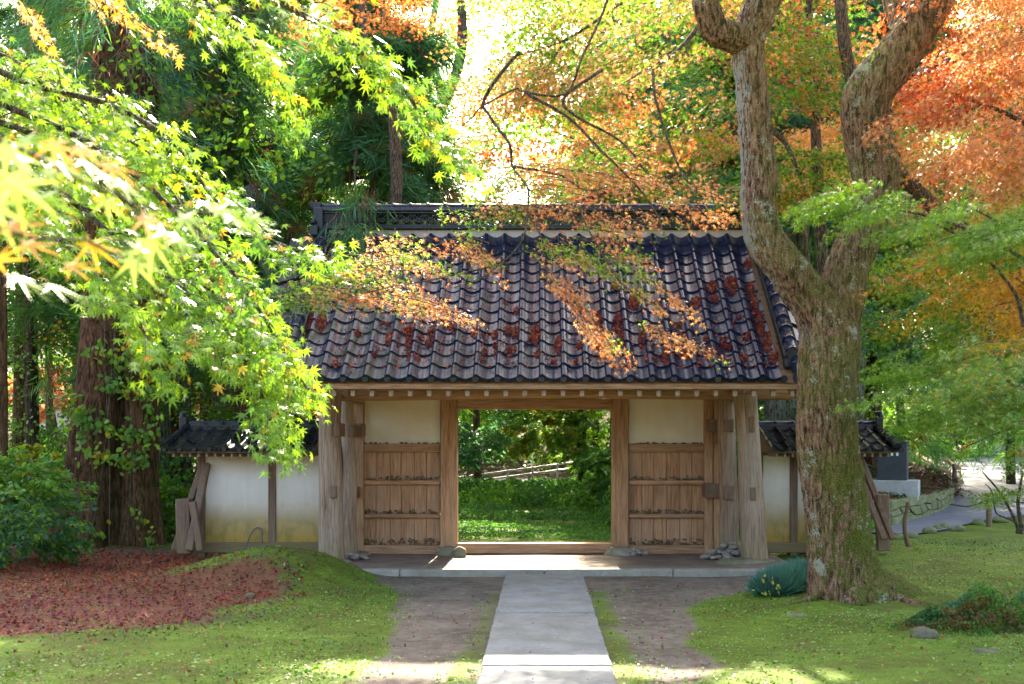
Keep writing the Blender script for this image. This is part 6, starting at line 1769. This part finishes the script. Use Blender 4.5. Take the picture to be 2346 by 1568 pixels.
def cabinet():
    root = empty('cabinet', (P(2040, 1100, 20.8)[0], 20.9, .55), 'dark grey metal cabinet on a pale concrete block behind the right wall end', 'cabinet')
    ang = math.radians(-22)
    cx, cyy = P(2026, 1100, 21.05)[0], 21.25
    def rb(x0, x1, y0, y1, z0, z1):
        b = MB().box(x0, x1, y0, y1, z0, z1)
        c_, s_ = math.cos(ang), math.sin(ang)
        b.v = [(cx + p[0] * c_ - p[1] * s_, cyy + p[0] * s_ + p[1] * c_, p[2]) for p in b.v]
        return b
    # corner facing the viewer at x=-.0
    rb(-.17, .72, -.32, .5, .50, .885).build('concrete_block', M['concrete'], root, .01)
    o = rb(-.06, .50, -.24, .36, .885, 1.62).build('cabinet_body', M['cabinet'], root, .008)
    rb(-.075, .515, -.255, .375, 1.62, 1.645).build('lid', M['cabinet'], root, .006)
    # small white pictograms: three on the left, two on the right face
    for k in range(3):
        rb(-.0635, -.060, .02 + k * .075, .055 + k * .075, 1.40, 1.45).build('pictogram', M['white'], root)
        rb(-.0635, -.060, .03 + k * .075, .045 + k * .075, 1.46, 1.475).build('pictogram', M['white'], root)
    for k in range(2):
        rb(.20 + k * .10, .245 + k * .10, -.2435, -.240, 1.37 + .0, 1.43).build('pictogram', M['white'], root)
cabinet()
bi = RNG.integers(0, n * m, 9000)
bp = np.array(pv)[bi] + RNG.normal(0, .16, (9000, 3)) * np.array([1, 1, .0]) + np.array([0, 0, .03])
leaves('bank_litter', bp, RNG.normal(0, 1, bp.shape) * np.array([1, 1, .4]), np.array([0, -.3, 1]) + RNG.normal(0, .5, bp.shape), RNG.uniform(.04, .10, len(bp)), palette(bp, ['brown', 'brown', 'deep', 'brown', 'green'], 1.5, 6, .4) * .6, T_LOBE5, M['litter'])
tag(bpy.data.objects['bank_litter'], 'brown fallen leaves and small weeds covering the soil bank', kind='stuff')
# bamboo handrail
hr_ = empty('handrail', (P(2187, 1140, 25.6)[0], 25.6, .2), 'handrail of bamboo poles on wooden posts climbing beside the lane', 'handrail')
hp = [P(2187, 1145, 25.6), P(2148, 1082, 30), P(2111, 1054, 35)]
tops = [P(2187, 1066, 25.6), P(2148, 1040, 30), P(2111, 1020, 35)]
for a_, b_ in zip(hp, tops): MB().tube([a_ - np.array([0, 0, .1]), b_ + np.array([0, 0, .02])], [.062, .055], 10).build('post', M['wood_dark'], hr_)
MB().tube([P(2193, 1071, 25.2), P(2148, 1042, 30), P(2107, 1019, 35.6)], [.055, .05, .045], 10).build('rail', M['bamboo'], hr_)
MB().tube([P(2203, 1105, 24.8), P(2148, 1066, 30), P(2078, 1029, 38)], [.06, .055, .045], 10).build('rail', M['bamboo'], hr_)
# road guard rail behind the gate
gr_ = empty('guard_rail', (-1, 34.0, .3), 'thin grey guard rail along the road seen through the doorway', 'railing')
def rd(u, v): return P(u, v, 34.0)
for a_, b_ in ((((1030, 1097)), ((1460, 1040))), (((1030, 1110)), ((1460, 1054)))):
    MB().tube([rd(*a_), rd(*b_)], .028, 6).build('rail', M['rail'], gr_)
for u in (1050, 1106, 1163, 1220, 1277, 1334, 1391, 1448):
    vt_ = 1097 - (u - 1030) * 57 / 430
    MB().tube([rd(u, vt_ - 3), rd(u, vt_ + 30)], .03, 6).build('post', M['rail'], gr_)
# far buildings
hb = empty('house', (P(120, 1000, 46)[0], 47, 0), 'pinkish white house wall glimpsed between the trunks at the far left', 'house')
MB().box(P(84, 1000, 46)[0], P(150, 1000, 46)[0], 46, 50, -.5, P(120, 905, 46)[2]).build('wall', M['whitewall'], hb)
MB().add([(P(76, 900, 45.6)[0], 45.6, P(76, 905, 45.6)[2]), (P(158, 900, 45.6)[0], 45.6, P(76, 905, 45.6)[2]), (P(158, 900, 45.6)[0], 48, P(76, 860, 45.6)[2]), (P(76, 900, 45.6)[0], 48, P(76, 860, 45.6)[2]), (P(158, 900, 45.6)[0], 50.4, P(76, 905, 45.6)[2]), (P(76, 900, 45.6)[0], 50.4, P(76, 905, 45.6)[2])], [(0, 1, 2, 3), (3, 2, 4, 5), (0, 3, 5), (1, 4, 2), (0, 5, 4, 1)]).build('roof', M['tile_dark'], hb)
hb = empty('building', (P(2300, 700, 48)[0], 50, 2), 'building with a bright pale metal roof glimpsed through the leaves at the right edge', 'building')
a0, a1 = P(2150, 700, 48), P(2520, 590, 48)
z0 = P(2300, 690, 48)[2]
MB().add([P(2150, 712, 48), P(2500, 625, 48), P(2500, 560, 53), P(2160, 640, 53)], [(0, 1, 2, 3)]).add([P(2150, 714, 48), P(2500, 627, 48), P(2500, 562, 53), P(2160, 642, 53)], [(3, 2, 1, 0)]).build('roof', M['metalroof'], hb)
MB().box(P(2200, 700, 49)[0], P(2490, 700, 49)[0], 49, 52.5, .5, P(2300, 705, 49)[2]).build('wall', M['whitewall'], hb)
# walkers on the road
def person(label, x, y, h, facing, top, bottom, stride=.18, bag=None, back=False):
    z = float(terr(x, y)) + .03
    root = empty('person', (x, y, z), label, 'person')
    k = h / 1.70
    J = {'pel': (0, 0, .95), 'sp': (0, 0, 1.15), 'ch': (0, 0, 1.33), 'nk': (0, .01, 1.46), 'hd': (0, .03, 1.55), 'ht': (0, .02, 1.66),
         'hl': (-.09, 0, .90), 'kl': (-.10, stride * .6, .50), 'al': (-.10, stride * .5, .09), 'tl': (-.10, stride * .5 + .15, .03),
         'hr': (.09, 0, .90), 'kr': (.10, -stride * .2, .50), 'ar': (.10, -stride, .10), 'tr': (.10, -stride + .14, .03),
         'sl': (-.18, 0, 1.38), 'el': (-.23, -.06, 1.12), 'wl': (-.22, .08, .90), 'fl': (-.22, .13, .82),
         'sr': (.18, 0, 1.38), 'er': (.23, .05, 1.12), 'wr': (.21, .18, .94), 'fr': (.20, .24, .88)}
    R = {'pel': .13, 'sp': .12, 'ch': .14, 'nk': .055, 'hd': .085, 'ht': .07, 'hl': .085, 'kl': .058, 'al': .042, 'tl': .035, 'hr': .085, 'kr': .058, 'ar': .042, 'tr': .035, 'sl': .06, 'el': .042, 'wl': .03, 'fl': .028, 'sr': .06, 'er': .042, 'wr': .03, 'fr': .028}
    E = [('pel', 'sp'), ('sp', 'ch'), ('ch', 'nk'), ('nk', 'hd'), ('hd', 'ht'), ('pel', 'hl'), ('hl', 'kl'), ('kl', 'al'), ('al', 'tl'), ('pel', 'hr'), ('hr', 'kr'), ('kr', 'ar'), ('ar', 'tr'), ('ch', 'sl'), ('sl', 'el'), ('el', 'wl'), ('wl', 'fl'), ('ch', 'sr'), ('sr', 'er'), ('er', 'wr'), ('wr', 'fr')]
    def skin(name, keys, edges, mat, add=0.0, sub=2):
        me = bpy.data.meshes.new(name)
        idx = {q: i for i, q in enumerate(keys)}
        me.from_pydata([tuple(c * k for c in J[q]) for q in keys], [(idx[a], idx[b]) for a, b in edges], [])
        o = link(name, me, mat, root)
        o.rotation_euler = (0, 0, facing)
        o.modifiers.new('skin', 'SKIN')
        for q, i in idx.items():
            sv = me.skin_vertices[0].data[i]; sv.radius = ((R[q] + add) * k,) * 2; sv.use_root = (i == 0)
        m = o.modifiers.new('sub', 'SUBSURF'); m.levels = sub; m.render_levels = sub
        return o
    skin('body', list(J), E, M['skin'])
    skin('jacket', ['sp', 'ch', 'pel', 'sl', 'el', 'wl', 'sr', 'er', 'wr'], [('pel', 'sp'), ('sp', 'ch'), ('ch', 'sl'), ('sl', 'el'), ('el', 'wl'), ('ch', 'sr'), ('sr', 'er'), ('er', 'wr')], top, .028)
    skin('trousers', ['pel', 'hl', 'kl', 'al', 'hr', 'kr', 'ar'], [('pel', 'hl'), ('hl', 'kl'), ('kl', 'al'), ('pel', 'hr'), ('hr', 'kr'), ('kr', 'ar')], bottom, .02)
    hb_ = MB().blob((0, -.0, 0), (.105 * k, .115 * k, .12 * k), 3, .05, 2)
    me = hb_.mesh('hair'); me.materials.append(M['hair'])
    c_, s_ = math.cos(facing), math.sin(facing)
    hx, hy = -(-.015) * 0, (.005) * k
    link('hair', me, None, root, (-s_ * hy, c_ * hy, 1.625 * k))
    if bag is not None:
        b = MB().box(-.17, .17, -.24, -.12, 1.0, 1.32)
        me = b.mesh('backpack'); me.materials.append(bag)
        o = link('backpack', me, None, root, (0, 0, 0), (0, 0, facing)); m = o.modifiers.new('b', 'BEVEL'); m.width = .04; m.segments = 2
for u, v, D, h, fc_, tp, bt_, lab in ((2200, 1062, 44, 1.68, 2.8, 'black', 'black', 'walker in black with a pale lavender bag on the sunny road, seen through leaves'),
                                 (2222, 1066, 43, 1.62, 3.3, 'navy', 'black', 'second walker in a navy jacket close beside the one with the bag'),
                                 (2138, 1036, 52, 1.7, .4, 'navy', 'navy', 'walker in navy clothes furthest along the road, near the handrail')):
    x_ = (u - CU) * D / F
    person(lab, x_, D, h, fc_, M[tp], M[bt_], bag=M['paleblue'] if 'lavender' in lab else None)
